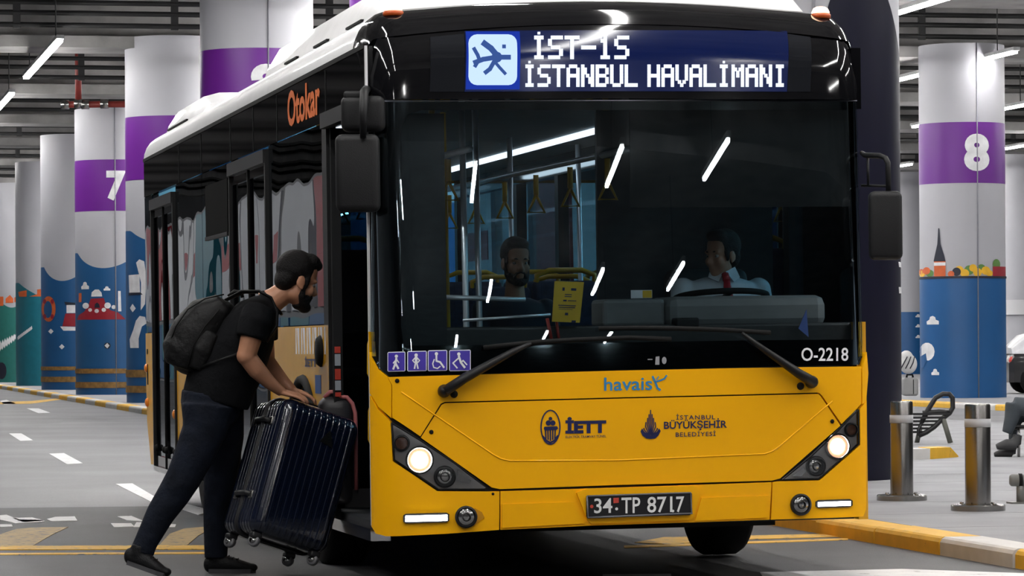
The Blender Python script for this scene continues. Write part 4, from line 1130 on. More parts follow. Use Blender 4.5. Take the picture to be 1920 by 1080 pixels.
# --- interior
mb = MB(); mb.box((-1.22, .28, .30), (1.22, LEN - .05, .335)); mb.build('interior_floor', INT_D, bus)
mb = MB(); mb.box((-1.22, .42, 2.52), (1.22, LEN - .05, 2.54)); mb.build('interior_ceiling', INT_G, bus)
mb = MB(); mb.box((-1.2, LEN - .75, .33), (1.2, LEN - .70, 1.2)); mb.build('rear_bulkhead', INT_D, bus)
for x in (-.80, .80):
    mb = MB(); mb.box((x - .03, 1.9, 2.495), (x + .03, LEN - .8, 2.52)); mb.build('cabin_light', emis('cabin_strip', (0.80, 0.90, 1.0), 1.6), bus)
# dashboard: black shelf across, grey driver pod, small box
def qbox(name, px0, py0, px1, py1, ya, yb, m, bev=.02, parent=None):
    """box whose near face at depth ya shows between two pixels"""
    p, q = bly(px0, py0, ya), bly(px1, py1, ya)
    mb = MB(); mb.box((p.x, ya, q.z), (q.x, yb, p.z), bev=bev); return mb.build(name, m, parent or bus)
dash = qbox('dashboard', 735, 615, 1606, 700, .30, .75, mat('dash_black', (0.02, 0.02, 0.021), 0.45), .015)
qbox('driver_pod', 1252, 556, 1552, 614, .36, .85, DASH_G, .05, dash)
qbox('ticket_box', 1131, 561, 1248, 612, .42, .7, DASH_G, .02, dash)
qbox('paper_tray', 1268, 596, 1312, 614, .28, .4, BLKM, .01, dash)
mb = MB()
cw = bly(1352, 557, .92); Mw = Matrix.Translation(cw) @ Matrix.Rotation(math.radians(-7), 4, 'X')
R0 = .24
mb.tube([Mw @ Vector((R0 * math.cos(2*PI*i/32), R0 * math.sin(2*PI*i/32), 0)) for i in range(33)], .016, 8, cap=False)
sw = mb.build('steering_wheel', RUB, bus)
mb = MB(); mb.ell(cw - Vector((0, 0, .02)), (.09, .09, .03)); mb.build('hub', BLKM, sw)
for a in (0.3, PI - .3, -PI/2): mb = MB(); mb.tube([Mw @ Vector((0, 0, -.01)), Mw @ Vector((R0 * math.cos(a), R0 * math.sin(a), 0))], .014, 6); mb.build('spoke', BLKM, sw)
# roller blind over the driver's half, cab walls
qbox('roller_blind', 1180, 196, 1606, 387, .245, .252, mat('blind_black', (0.003, 0.003, 0.004), 0.8), 0)
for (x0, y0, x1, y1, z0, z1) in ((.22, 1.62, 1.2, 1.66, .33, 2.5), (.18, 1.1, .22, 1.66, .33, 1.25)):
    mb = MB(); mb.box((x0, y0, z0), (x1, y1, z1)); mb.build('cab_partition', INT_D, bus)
seatm = mat('seat_fabric', (0.025, 0.035, 0.075), 0.85, var=0.35, scale=30); seatr = mat('seat_maroon', (0.07, 0.008, 0.02), 0.8)
def seat(x, y, z, m, grip=True, face=-1):
    e = empty_part('passenger_seat', bus)
    mb = rbox((x, y, z + .42), AX, (.21, .21, .05), .04); mb.build('cushion', m, e)
    ax = (AX[0], Vector((0, math.cos(.15), math.sin(.15))), Vector((0, -math.sin(.15) * face, math.cos(.15))))
    mb = rbox((x, y - face * .22, z + .78), ax, (.21, .035, .36), .033); mb.build('backrest', m, e)
    mb = MB(); mb.box((x - .15, y - .15, z), (x + .15, y + .15, z + .38)); mb.build('pedestal', INT_D, e)
    if grip:
        mb = MB(); yy = y - face * .27; mb.tube([(x - .17, yy, z + 1.02), (x - .18, yy, z + 1.17), (x - .10, yy, z + 1.20), (x + .10, yy, z + 1.20), (x + .18, yy, z + 1.17), (x + .17, yy, z + 1.02)], .017, 8); mb.build('grab_handle', RAIL_Y, e)
for (x, y, z, m) in ((-.98, 2.55, .62, seatr), (-.52, 3.55, .45, seatm), (-.98, 3.55, .45, seatm), (.98, 2.9, .62, seatm), (.55, 3.6, .45, seatm), (.98, 3.6, .45, seatm), (.55, 5.6, .45, seatm), (.98, 5.6, .45, seatm), (.55, 6.5, .5, seatm), (.98, 6.5, .5, seatm), (-.98, 6.6, .5, seatm), (-.52, 6.6, .5, seatm)):
    seat(x, y, z, m)
e = empty_part('driver_seat', bus)
DX = bly(1350, 560, 1.15).x
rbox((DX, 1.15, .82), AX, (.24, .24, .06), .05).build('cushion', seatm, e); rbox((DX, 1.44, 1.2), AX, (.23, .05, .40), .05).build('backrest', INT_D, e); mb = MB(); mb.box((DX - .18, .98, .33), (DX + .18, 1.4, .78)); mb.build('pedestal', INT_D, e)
# poles and rails
def pole(pts, r, m, name='pole'):
    mb = MB(); mb.tube(pts, r, 8); return mb.build(name, m, bus)
for px, y, m in ((812, 1.75, RAIL_Y), (833, 2.3, RAIL_Y), (868, 1.3, RAIL_S), (893, 1.9, RAIL_S), (1132, 2.5, RAIL_S), (1165, 3.2, RAIL_S), (957, 4.6, RAIL_S), (1085, 5.4, RAIL_S)):
    p = bly(px, 400, y); pole([(p.x, y, .34), (p.x + .01, y, 1.3), (p.x, y, 2.5)], .017, m)
for x in (-.62, .25): pole([(x, .9, 2.22), (x, 4.5, 2.24), (x, 9.2, 2.24)], .018, RAIL_S, 'ceiling_rail')
for k in range(6):
    for x in (-.62, .25):
        mb = MB(); yy = 1.5 + k * .9; mb.tube([(x, yy, 2.2), (x, yy, 2.08)], [(.016, .004)] * 2, 6); mb.tube([(x, yy, 2.08), (x - .05, yy, 1.98), (x + .05, yy, 1.98), (x, yy, 2.08)], .010, 6); mb.build('hanging_strap', RAIL_Y, bus)
p0, p1 = bly(757, 555, .95), bly(985, 562, .95); pole([p0, p1], .013, RAIL_S, 'front_rail')
p0, p1 = bly(868, 601, .6), bly(1032, 590, .6); pole([p0, p1], .008, RAIL_S, 'front_rail')
# notice, slips on the dash
yn = .25
P = [bly(1040, 527, yn), bly(1095, 529, yn), bly(1087, 605, yn - .01), bly(1035, 603, yn - .01)]
NOT = mat('notice_yellow', (0.85, 0.52, 0.03), 0.6)
nt_ = empty('yellow_notice', tuple(RB @ P[3]), 'yellow printed notice propped behind the windscreen beside the passenger', 'notice')
nt_.rotation_euler = (0, LEAN, 0)
P0 = P[3]
mb = MB(); th = Vector((0, .004, 0)); mb.add([p - P0 for p in P] + [p - P0 + th for p in P], [(0,1,2,3),(7,6,5,4),(0,4,5,1),(1,5,6,2),(2,6,7,3),(3,7,4,0)]); mb.build('sheet', NOT, nt_)
mb = MB(); INKB = mat('notice_ink', (0.03, 0.04, 0.12), 0.6)
def npt(u, v): return P[0].lerp(P[1], u).lerp(P[3].lerp(P[2], u), v) - P0 - Vector((0, .002, 0))
for (u0, v0, u1, v1) in ((.28,.15,.36,.23),(.58,.16,.76,.22),(.38,.31,.62,.33),(.38,.36,.62,.38),(.34,.45,.46,.49),(.5,.46,.8,.48),(.18,.58,.8,.60),(.2,.63,.78,.65),(.2,.68,.7,.69),(.44,.77,.55,.83),(.7,.95,.85,1.0)):
    mb.add([npt(u0,v0), npt(u1,v0), npt(u1,v1), npt(u0,v1)], [(0,1,2,3)])
mb.build('print', INKB, nt_, fix=False)
qbox('permit_card', 1183, 544, 1223, 559, .24, .243, STK_W, 0); qbox('permit_mark', 1205, 545, 1222, 558, .237, .239, NOT, 0)
p0, p1 = bly(1026, 597, .28), bly(1034, 637, .26); pole([p0, p1], .009, mat('red_stick', (0.40, 0.04, 0.03), 0.5), 'red_stick'); p0, p1 = bly(1043, 600, .28), bly(1048, 637, .26); pole([p0, p1], .008, MATS['red_stick'], 'red_stick')
P = [bly(1512, 580, .22), bly(1516, 632, .22), bly(1497, 616, .22)]
mb = MB(); mb.prism([(p.x, p.z) for p in P], .218, .222, lambda u, v, h: Vector((u, h, v))); mb.build('pennant', mat('pennant_blue', (0.14, 0.2, 0.55), 0.6), bus)
# ------------------------------------------------------------------ bollards, rail, bench, car
def bollard(px, base_py, top_py, w, wb, label):
    p = on_z(px, base_py, 0.10); d = (p - CAM).dot(FW)
    e = empty('steel_bollard', tuple(p), label, 'bollard', 'steel bollards')
    r = w / 2 * d / F_PX; h = (base_py - top_py) * d / F_PX; rb = wb / 2 * d / F_PX
    mb = MB(); mb.lathe([(r, .03), (r, h - .012), (r - .004, h - .003), (r - .012, h), (1e-6, h)], None, 40); sharp(mb.build('post', STEEL, e))
    mb = MB(); mb.lathe([(rb, 0), (rb, .032), (rb - .006, .04), (r, .04)], None, 40); sharp(mb.build('base_flange', STEEL, e))
    mb = MB(); mb.lathe([(r + .002, h * .86 - .055), (r + .002, h * .86)], None, 40); mb.build('reflective_band', mat('bollard_band', (0.50, 0.50, 0.52), 0.5), e)
    mb = MB(); mb.lathe([(r + .0015, h - .115 + .06), (r + .0015, h - .112 + .06)], None, 40)
    for k in range(4):
        t = k * PI / 2 + .5; mb = MB(); mb.lathe([(.014, .04), (.014, .05), (1e-6, .052)], Matrix.Translation((rb * .8 * math.cos(t), rb * .8 * math.sin(t), 0)), 8); mb.build('anchor_bolt', STEEL, e)
bollard(1691, 938, 752, 43, 94, 'steel bollard next to the bus corner, in front of the navy column')
bollard(1834, 957, 757, 48, 102, 'steel bollard standing alone to the right, in front of the blue column')
# low tubular rail at the right edge
p = on_z(1911, 944, 0.10); d = (p - CAM).dot(FW)
e = empty('guard_rail', tuple(p), 'low grey tubular rail with a round end at the right edge', 'rail')
GRYM = mat('rail_grey', (0.22, 0.22, 0.21), 0.45, metal=0.3)
a = at(1893, 900, d) - p; b = at(2060, 905, d) - p
mb = MB(); mb.tube([a, a + (b - a) * .02, a + (b - a) * .5, b], [.030, .042, .042, .042], 16); mb.build('rail', GRYM, e)
for t in (.12, .85):
    q = a.lerp(b, t); mb = MB(); mb.tube([Vector((q.x, q.y, 0)), q], .028, 12); mb.build('post', GRYM, e)
    mb = MB(); mb.box((q.x - .08, q.y - .06, 0), (q.x + .08, q.y + .06, .012)); mb.build('foot_plate', GRYM, e)
    mb = MB(); mb.tube([q - RT * .012, q + RT * .012], .047, 16); mb.build('clamp', RUB, e)
# bench seen from its end
BD = 37.4
p = on_z(1783, 831, 0.10); BD = (p - CAM).dot(FW)
bench = empty('bench', tuple(p), 'black slatted bench with looped metal arm behind the steel bollards', 'bench')
IRON = mat('cast_iron', (0.010, 0.010, 0.011), 0.4); GLEG = mat('bench_leg', (0.13, 0.13, 0.11), 0.5)
B = lambda x, y, dd=0.0: at(x, y, BD + dd) - p
def bframe(sx):
    o = -RT * sx
    mb = MB(); L_ = [(1728,792),(1740,768),(1754,746),(1768,738.5),(1780,739),(1786,746),(1786.5,764),(1781,774),(1768,784),(1752,800),(1738,810),(1722,817)]
    mb.tube([B(*q) + o for q in L_], .028, 8); mb.tube([B(1730,775) + o, B(1760,772) + o, B(1781,774) + o], .03, 8); mb.tube([B(1728,792) + o, B(1722,806) + o, B(1722,817) + o], .02, 8)
    mb.build('arm_frame', IRON, bench)
    mb = MB(); mb.tube([B(1767,780) + o, B(1782,830.5) + o], .03, 8); mb.build('leg', GLEG, bench)
    mb = MB(); mb.tube([B(1726,800,.3) + o, B(1718,834,.3) + o], .028, 8); mb.build('leg', GLEG, bench)
bframe(0.0); bframe(1.5)
for k in range(6):
    t = k / 5; c = B(1774 - 46 * t, 776 + 34 * t, .05 * t)
    mb = MB(); mb.add([c + RT*x + FW*y + UPV*z for x in (-1.55, .04) for y, z in ((-.04, -.012), (.04, -.012), (.04, .012), (-.04, .012))], [(0,1,2,3),(7,6,5,4),(0,4,5,1),(1,5,6,2),(2,6,7,3),(3,7,4,0)]); mb.build('slat', IRON, bench)
# luggage on the bench end
q = B(1706, 742) + p
cs = empty('grey_travel_case', tuple(q), 'pale grey case standing on the bench beside the navy column', 'suitcase')
s = BD / F_PX
mb = rbox(RT * 0 + UPV * .10, (RT, FW, UPV), (14*s, .12, .10), .03); mb.build('shell', mat('case_grey', (0.28, 0.28, 0.28), 0.5), cs)
mb = MB(); mb.tube([RT * x * s + UPV * z for x, z in ((-6, .20), (-5, .23), (5, .23), (6, .20))], .012, 6); mb.build('handle', RUB, cs)
mb = MB(); mb.box((-.004, -.125, .02), (.004, .125, .18)); mb.build('zip', RUB, cs)
q = B(1703, 703) + p + UPV * .05
bg_ = empty('patterned_bag', tuple(q), 'white bag with black stripes lying on the pale grey case', 'bag')
mb = MB(); mb.ell(UPV * .07, (.10, .10, .11)); mb.ell(UPV * .15 - RT * .02, (.07, .08, .07)); remesh(mb, 'body', mat('bag_white', (0.65, 0.65, 0.65), 0.7), bg_, .012)
for k in range(3):
    mb = MB(); mb.tube([RT * (-.09 + .05 * k) - FW * .09 + UPV * .02, RT * (-.06 + .05 * k) - FW * .105 + UPV * .08, RT * (-.02 + .04 * k) - FW * .09 + UPV * .15], [(.006, .013)] * 3, 6); mb.build('stripe', PRINT_K, bg_)
# parked car at the right edge
cp = on_z(1893, 738, 0.10); CD = (cp - CAM).dot(FW)
car = empty('parked_car', tuple(cp), 'white roofed car with dark lower body at the right edge', 'car')
def sect(x, half, zs): return [RT * x + FW * (half * f) + UPV * z for f, z in zs]
lo = [(-1, .25), (-1.02, .55), (-1.0, .82), (-.9, .88), (.9, .88), (1.0, .82), (1.02, .55), (1, .25)]
def carloft(rows, m, name):
    mb = MB(); mb.grid(len(rows), len(rows[0]), lambda i, j: rows[i][j]); mb.add(rows[0], [list(range(len(rows[0])))]); mb.add(rows[-1], [list(range(len(rows[0])))]); return sharp(mb.build(name, m, car), .5)
WC = mat('car_white', (0.72, 0.72, 0.74), 0.3, coat=0.5); KC = mat('car_black', (0.012, 0.012, 0.014), 0.3, coat=0.4)
carloft([sect(x, h_, [(f, .25 + (z - .25) * k_) for f, z in lo]) for x, h_, k_ in ((-.12, .75, .7), (-.02, .86, .95), (.5, .88, 1.04), (2.9, .88, 1.05), (3.9, .85, .92), (4.15, .7, .6))], KC, 'lower_body')
rf = [(-1, .0), (-.95, .2), (-.85, .42), (-.7, .50), (.7, .50), (.85, .42), (.95, .2), (1, 0)]
carloft([sect(x, .86 * w_, [(f, .86 + z * k_) for f, z in rf]) for x, w_, k_ in ((-.05, .92, .25), (.25, .95, .8), (.7, .92, 1.0), (1.9, .92, 1.0), (2.5, .95, .55), (3.0, .98, .08))], WC, 'cabin')
for x in (.35, 1.3):
    mb = MB(); mb.add([RT * a + FW * -.835 + UPV * z for a, z in ((x, .98), (x + .75, .98), (x + .70, 1.24), (x + .12, 1.24))] + [RT * a + FW * -.80 + UPV * z for a, z in ((x, .98), (x + .75, .98), (x + .70, 1.24), (x + .12, 1.24))], [(0,1,2,3),(7,6,5,4),(0,4,5,1),(1,5,6,2),(2,6,7,3),(3,7,4,0)]); mb.build('side_glass', BLK, car)
mb = MB(); mb.ell(RT * -.04 - FW * .72 + UPV * .72, (.08, .10, .09)); mb.build('tail_lamp', mat('tail_red', (0.5, 0.03, 0.02), 0.3), car)
for x in (.42, 3.2):
    for f in (-.78, .78):
        M = Matrix.Translation(RT * x + FW * f + UPV * .31) @ Matrix(((RT.x, 0, FW.x), (RT.y, 0, FW.y), (0, 1, 0))).to_4x4()
        mb = MB(); mb.lathe([(.2, -.1), (.31, -.1), (.315, 0), (.31, .1), (.2, .1)], M, 24); w_ = mb.build('tyre', RUB, car)
        mb = MB(); mb.lathe([(.2, -.09), (.18, -.06), (.06, -.08), (1e-6, -.085)], M, 24); mb.build('hubcap', BEZ_L, w_)

# ------------------------------------------------------------------ big suitcase tipped towards the door
SD = 17.83
O = at(470, 995, SD)
def camv(x, y, z): return (RT * x + UPV * y + FW * z).normalized()
hA, wA, nA = camv(70, 263, 55.9), camv(140, -52, 69.3), camv(-85, -12, 162.8)
nA = hA.cross(wA).normalized() * (1 if hA.cross(wA).dot(nA) > 0 else -1); wA = (wA - hA * wA.dot(hA)).normalized()
SH, SW, SN = .735, .455, .43
case = empty('suitcase', tuple(O), 'large glossy navy hard-shell suitcase tipped on its wheels by the bus door', 'suitcase')
CASE = mat('case_navy', (0.0035, 0.0065, 0.019), 0.16, var=0.25, scale=9, coat=1.0, bump=0.10, bscale=70)
CASEK = mat('case_black', (0.010, 0.010, 0.012), 0.45)
def S(w, n, h): return wA * w + nA * n + hA * h
def perim(k=240, r=.07):
    P = []; segs = []
    Lw, Ln = SW - 2*r, SN - 2*r
    tot = 2*(Lw + Ln) + 2*PI*r
    for i in range(k):
        s_ = tot * i / k; g = s_
        for kind, ln, f in (('l', Lw, lambda u: (r + u, 0, 0, -1)), ('a', PI*r/2, lambda u: (SW - r + r*math.sin(u/r), r - r*math.cos(u/r), math.sin(u/r), -math.cos(u/r))), ('l', Ln, lambda u: (SW, r + u, 1, 0)),
                            ('a', PI*r/2, lambda u: (SW - r + r*math.cos(u/r), SN - r + r*math.sin(u/r), math.cos(u/r), math.sin(u/r))), ('l', Lw, lambda u: (SW - r - u, SN, 0, 1)),
                            ('a', PI*r/2, lambda u: (r - r*math.sin(u/r), SN - r + r*math.cos(u/r), -math.sin(u/r), math.cos(u/r))), ('l', Ln, lambda u: (0, SN - r - u, -1, 0)), ('a', PI*r/2, lambda u: (r - r*math.cos(u/r), r - r*math.sin(u/r), -math.cos(u/r), -math.sin(u/r)))):
            if s_ <= ln: P.append(f(s_)); break
            s_ -= ln
        else: P.append((r, 0, 0, -1))
    return P
PR = perim(552)
lev = []
for i in range(8): t = PI/2 * i / 7; lev.append((.07 - .07*math.sin(t) if False else .07*(1 - math.sin(t)), .07*(1 - math.cos(t))))
lev = [(.07*(1 - math.sin(PI/2*i/7)), .07*(1 - math.cos(PI/2*i/7)) ) for i in range(8)]
rows = [(ins, h_) for ins, h_ in lev] 
rows = [(ins, .07 - .07*math.sin(math.acos(max(0, 1 - ins/.07))) if False else h_) for (ins, h_) in rows]
prof = [(.07*(1 - math.sin(PI/2*i/7)), .07*(1 - math.cos(PI/2*i/7))) for i in range(8)]
prof = prof + [(0, .07 + (SH - .14)*i/6) for i in range(1, 6)] + [(i_, SH - h_) for i_, h_ in prof[::-1]]
mb = MB(); n = len(PR)
def cfn(i, j):
    ins, h_ = prof[i]; w_, n_, a, b = PR[j % n]
    g = .0040 * max(0.0, math.tanh(3 * math.sin(2 * PI * j / n * 46))) * (1 if ins < .035 else 0)
    return S(w_ - a * (ins - g), n_ - b * (ins - g), h_)
mb.grid(len(prof), n, cfn, True, True)
mb.add([cfn(0, j) for j in range(n)], [list(range(n))]); mb.add([cfn(len(prof) - 1, j) for j in range(n)], [list(range(n))])
sharp(mb.build('shell', CASE, case), .7)
lp = [(w_, h_) for w_, h_ in ((.07, 0), (SW - .07, 0))]
def rr2(w0, w1, h0, h1, r):
    P = []
    for cx, cy, a in ((w1 - r, h0 + r, -PI/2), (w1 - r, h1 - r, 0), (w0 + r, h1 - r, PI/2), (w0 + r, h0 + r, PI)):
        for i in range(6): t = a + PI/2*i/5; P.append((cx + r*math.cos(t), cy + r*math.sin(t)))
    return P + [P[0]]
mb = MB()
for dn in (-.012, .012):
    mb.tube([S(w_, SN*.5 + dn, h_) for w_, h_ in rr2(-.006, SW + .006, -.006, SH + .006, .075)], .007, 6, cap=False)
mb.build('zip_piping', CASEK, case)
mb = MB(); mb.tube([S(w_, SN*.5, h_) for w_, h_ in rr2(-.002, SW + .002, -.002, SH + .002, .075)], [(.006, .014)] * 25, 6, cap=False, up=nA); mb.build('zip', CASEK, case)
for hh in (.60, .20):
    mb = MB(); mb.tube([S(-.004, SN*.5 - .085, hh), S(-.026, SN*.5 - .06, hh + .004), S(-.026, SN*.5 + .06, hh + .004), S(-.004, SN*.5 + .085, hh)], [(.014, .008)] * 4, 8); o = mb.build('side_handle', CASEK, case)
    for t in (-.1, .1): mb = rbox(S(-.004, SN*.5 + t, hh), (wA, nA, hA), (.008, .02, .022), .006); mb.build('handle_mount', STEEL, o)
mb = MB(); mb.tube([S(SW*.3, SN*.5, SH), S(SW*.33, SN*.5, SH + .025), S(SW*.67, SN*.5, SH + .025), S(SW*.7, SN*.5, SH)], [(.016, .009)] * 4, 8); mb.build('top_handle', CASEK, case)
mb = MB(); mb.add([S(SW*.52, -.007, SH*.76), S(SW*.62, -.007, SH*.86), S(SW*.70, -.007, SH*.74)], [(0, 1, 2)]); mb.build('badge', STEEL, case)
for w_, n_ in ((.055, .055), (SW - .055, .055), (.055, SN - .055), (SW - .055, SN - .055)):
    c = S(w_, n_, -.035)
    mb = rbox(S(w_, n_, -.008), (wA, nA, hA), (.028, .028, .016), .01); f_ = mb.build('caster_fork', CASEK, case)
    ax = (wA * .8 + nA * .6).normalized(); M = Matrix.Translation(c) @ ax.to_track_quat('Z', 'Y').to_matrix().to_4x4()
    mb = MB(); mb.lathe([(.028, -.016), (.032, -.010), (.032, .010), (.028, .016), (1e-6, .016)], M, 20); mb.add([], []); mb.build('caster_wheel', mat('caster_grey', (0.16, 0.16, 0.17), 0.35), f_)
    mb = MB(); mb.lathe([(.019, -.0175), (.019, .0175), (.012, .019), (1e-6, .019)], M, 16); mb.build('caster_hub', BEZ_L, f_)
# bag standing on the bus floor inside the door
q = RB @ bl(630, 742, 18.30); zf = .345
bag = empty('dark_holdall', (q.x, q.y, zf), 'dark holdall with pink trim just inside the open bus door', 'bag')
hz = at(630, 742, 18.30).z - zf
mb = rbox(UPV * hz * .5, (RT, FW, UPV), (.10, .075, hz * .5), .07, 5); mb.build('body', mat('holdall_dark', (0.014, 0.012, 0.015), 0.5, var=.4, scale=14), bag)
mb = MB(); K = [(.02, hz - .004), (.06, hz - .008), (.088, hz - .04), (.103, hz - .09), (.106, hz - .2), (.106, .1)]
mb.tube([RT * a - FW * .05 + UPV * b for a, b in K], .011, 8); mb.build('pink_trim', mat('trim_pink', (0.45, 0.13, 0.13), 0.5), bag)
mb = MB(); mb.tube([RT * a - FW * .02 + UPV * (hz + b) for a, b in ((-.06, -.01), (-.03, .02), (.03, .02), (.06, -.01))], .012, 8); mb.build('carry_handle', MATS['trim_pink'], bag)
mb = MB(); mb.box((-.08, -.085, hz * .3), (.05, -.072, hz * .6), bev=.01); mb.build('pocket', MATS['holdall_dark'], bag)
# ------------------------------------------------------------------ people
SKIN = mat('skin', (0.50, 0.235, 0.135), 0.5, var=0.08, scale=14)
SKIN2 = mat('skin_pale', (0.42, 0.21, 0.13), 0.5, var=0.06, scale=14)
HAIR = mat('hair_black', (0.006, 0.005, 0.005), 0.55, var=0.4, scale=60, bump=0.5, bscale=160, spec=0.2)
TEE = mat('tshirt_black', (0.0035, 0.0038, 0.005), 0.9, bump=1.0, bscale=9, spec=0.2)
JEAN = mat('jeans_navy', (0.006, 0.009, 0.018), 0.85, var=0.35, scale=9, bump=1.0, bscale=11, spec=0.25)
SHOE = mat('shoe_black', (0.005, 0.005, 0.006), 0.6, spec=0.25, bump=0.2, bscale=120)
SOLE = mat('shoe_sole', (0.05, 0.05, 0.055), 0.6)
EYEW = mat('eye_white', (0.30, 0.28, 0.26), 0.3); EYEB = mat('eye_dark', (0.02, 0.01, 0.008), 0.2)
PACK = mat('backpack_black', (0.0035, 0.0035, 0.004), 0.6, var=0.3, scale=20, bump=0.4, bscale=30, spec=0.3)
def frame(yaw_dir, pitch=0.0, rollv=None):
    """head frame: forward, left, up as a matrix; pitch>0 looks down"""
    f = Vector(yaw_dir).normalized(); l = UPV.cross(f).normalized()
    fd = f * math.cos(pitch) - UPV * math.sin(pitch); u = fd.cross(l).normalized()
    return Matrix((fd, l, u)).transposed()
class Head:
    def __init__(s, O, M, k): s.O, s.M, s.k = Vector(O), M, k
    def P(s, x, y, z): return s.O + s.M @ (Vector((x, y, z)) * s.k)
    def e(s, mb, c, r): mb.ell(s.P(*c), [q * s.k for q in r], s.M, 20, 14)
    def skin(s, mb):
        s.e(mb, (-.006, 0, .055), (.097, .075, .088)); s.e(mb, (.028, 0, -.03), (.060, .058, .085)); s.e(mb, (.030, 0, .03), (.063, .062, .07))
        s.e(mb, (.055, 0, -.092), (.032, .034, .028)); s.e(mb, (.01, 0, -.06), (.06, .055, .045))
        mb.tube([s.P(.078, 0, .022), s.P(.094, 0, .0), s.P(.110, 0, -.026), s.P(.100, 0, -.036)], [.009*s.k, .011*s.k, .014*s.k, .012*s.k], 10)
        for y in (-1, 1):
            s.e(mb, (.097, .012*y, -.033), (.011, .009, .009)); s.e(mb, (.078, .030*y, .024), (.014, .026, .009)); s.e(mb, (.060, .040*y, -.026), (.026, .022, .028))
            s.e(mb, (-.006, .076*y, -.004), (.024, .009, .031)); s.e(mb, (.004, .078*y, -.026), (.010, .008, .014))
        s.e(mb, (.086, 0, -.060), (.012, .024, .0065)); s.e(mb, (.084, 0, -.072), (.012, .020, .007))
    def eyes(s, parent, O0):
        for y in (-1, 1):
            mb = MB(); mb.ell(s.P(.0705, .031*y, .004) - O0, [.0130*s.k]*3); o = mb.build('eye', EYEW, parent)
            mb = MB(); mb.ell(s.P(.0795, .031*y, .003) - O0, [.0062*s.k]*3); mb.build('iris', EYEB, o)
            mb = MB(); mb.tube([s.P(.086, .012*y, .024) - O0, s.P(.088, .028*y, .029) - O0, s.P(.078, .047*y, .024) - O0], [.0035*s.k, .005*s.k, .003*s.k], 6); mb.build('eyebrow', HAIR, parent)
    def hair(s, mb, quiff=1.0):
        s.e(mb, (-.020, 0, .062), (.103, .083, .094)); s.e(mb, (.035, 0, .112), (.060, .064, .036 + .008*quiff)); s.e(mb, (-.062, 0, .000), (.050, .066, .066))
        s.e(mb, (-.03, 0, .045), (.075, .084, .05))
        if quiff > .5: s.e(mb, (.078, .0, .105), (.026, .052, .026))
        for y in (-1, 1): s.e(mb, (.026, .068*y, .012), (.016, .008, .044))
    def beard(s, mb, full=1.0):
        k = s.k
        for y in (-1, 1):
            mb.tube([s.P(.020, .068*y, -.02), s.P(.022, .060*y, -.062), s.P(.045, .044*y, -.092), s.P(.072, .018*y, -.105), s.P(.080, 0, -.108)], [.008*k, .017*k, .021*k, .023*k*full, .023*k*full], 10)
            mb.tube([s.P(.096, 0, -.047), s.P(.088, .022*y, -.053), s.P(.074, .035*y, -.075), s.P(.066, .03*y, -.10)], [.007*k, .008*k, .011*k, .014*k], 8)
        for y in (-1, 1): s.e(mb, (.048, .043*y, -.074), (.030, .015, .030))
        s.e(mb, (.074, 0, -.098), (.026, .034, .020)); s.e(mb, (.05, 0, -.11), (.04, .04, .018))
def hand(mb, wrist, palm_dir, palm_n, thumb_side, k=1.0, curl=0.35, size=0.085):
    """palm and five separate fingers; palm_n: back of the hand"""
    d = Vector(palm_dir).normalized(); nrm = Vector(palm_n); nrm = (nrm - d * nrm.dot(d)).normalized(); sd = d.cross(nrm).normalized() * thumb_side
    W = Vector(wrist); s = size * k
    mb.tube([W, W + d * s * .5, W + d * s], [(.016*k, .030*k), (.016*k, .040*k), (.013*k, .041*k)], 12, up=nrm)
    for i, (off, ln) in enumerate(((.031, .070), (.0105, .080), (-.0105, .074), (-.031, .058))):
        b = W + d * s * .92 + sd * off * k; p = [b]; a = 0.0; cur = d
        for j, f in enumerate((.45, .32, .23)):
            a += curl * (0.6 + .4 * j); cur = d * math.cos(a) - nrm * math.sin(a); p.append(p[-1] + cur * ln * k * f)
        mb.tube(p, [.0098*k, .0092*k, .0084*k, .0066*k], 8)
        mb.ell(p[-1], [.0066*k]*3, None, 8, 6)
    b = W + d * s * .22 + sd * .028 * k
    p = [b, b + (d * .5 + sd * .8 - nrm * .15).normalized() * .034 * k, b + (d * .5 + sd * .8 - nrm * .15).normalized() * .034 * k + (d * .9 + sd * .35 - nrm * .3).normalized() * .030 * k]
    p.append(p[-1] + (d - nrm * .3).normalized() * .022 * k)
    mb.tube(p, [.014*k, .0125*k, .0105*k, .008*k], 8)

# ---- the man lifting the suitcase
MD = 18.15
foot0 = on_z(405, 1080, 0.0)
man = empty('person', tuple(foot0), 'man in black t-shirt, jeans and backpack leaning over the navy suitcase', 'person')
def m_(x, y, dd=0.0): return at(x, y, MD + dd) - foot0
px = lambda v: v / (F_PX / MD)
HM = frame(RT * .90 + FW * .42, math.radians(17))
hd = Head(m_(556, 529, .02), HM, 1.08)
mb = MB(); hd.skin(mb)
mb.tube([m_(497, 572, .02), m_(517, 560, .02), m_(543, 541, .02)], [px(27), px(23), px(21)], 14)                       # neck
mb.tube([m_(398, 745), m_(440, 662), m_(485, 592), m_(505, 572, .02)], [(.13, px(44)), (.145, px(44)), (.15, px(36)), (.07, px(24))], 20, up=FW)   # trunk under the shirt
mb.tube([m_(487, 588, -.19), m_(474, 622, -.21), m_(463, 664, -.21)], [px(22), px(21), px(18)], 14); mb.ell(m_(462, 667, -.21), [px(18.5)]*3)
wr = m_(528, 735, -.10)
mb.tube([m_(461, 666, -.21), m_(482, 694, -.18), m_(505, 717, -.14), wr], [px(17.5), px(17.5), px(13), (px(9.5), px(11))], 14)
hand(mb, wr, RT * .95 - UPV * .22 - FW * .05, UPV + RT * .25 - FW*.2, -1, 1.0, .28)
mb.tube([m_(492, 592, .20), m_(494, 630, .23), m_(500, 676, .20)], [px(21), px(20), px(16)], 14); mb.ell(m_(500, 678, .20), [px(16.5)]*3)
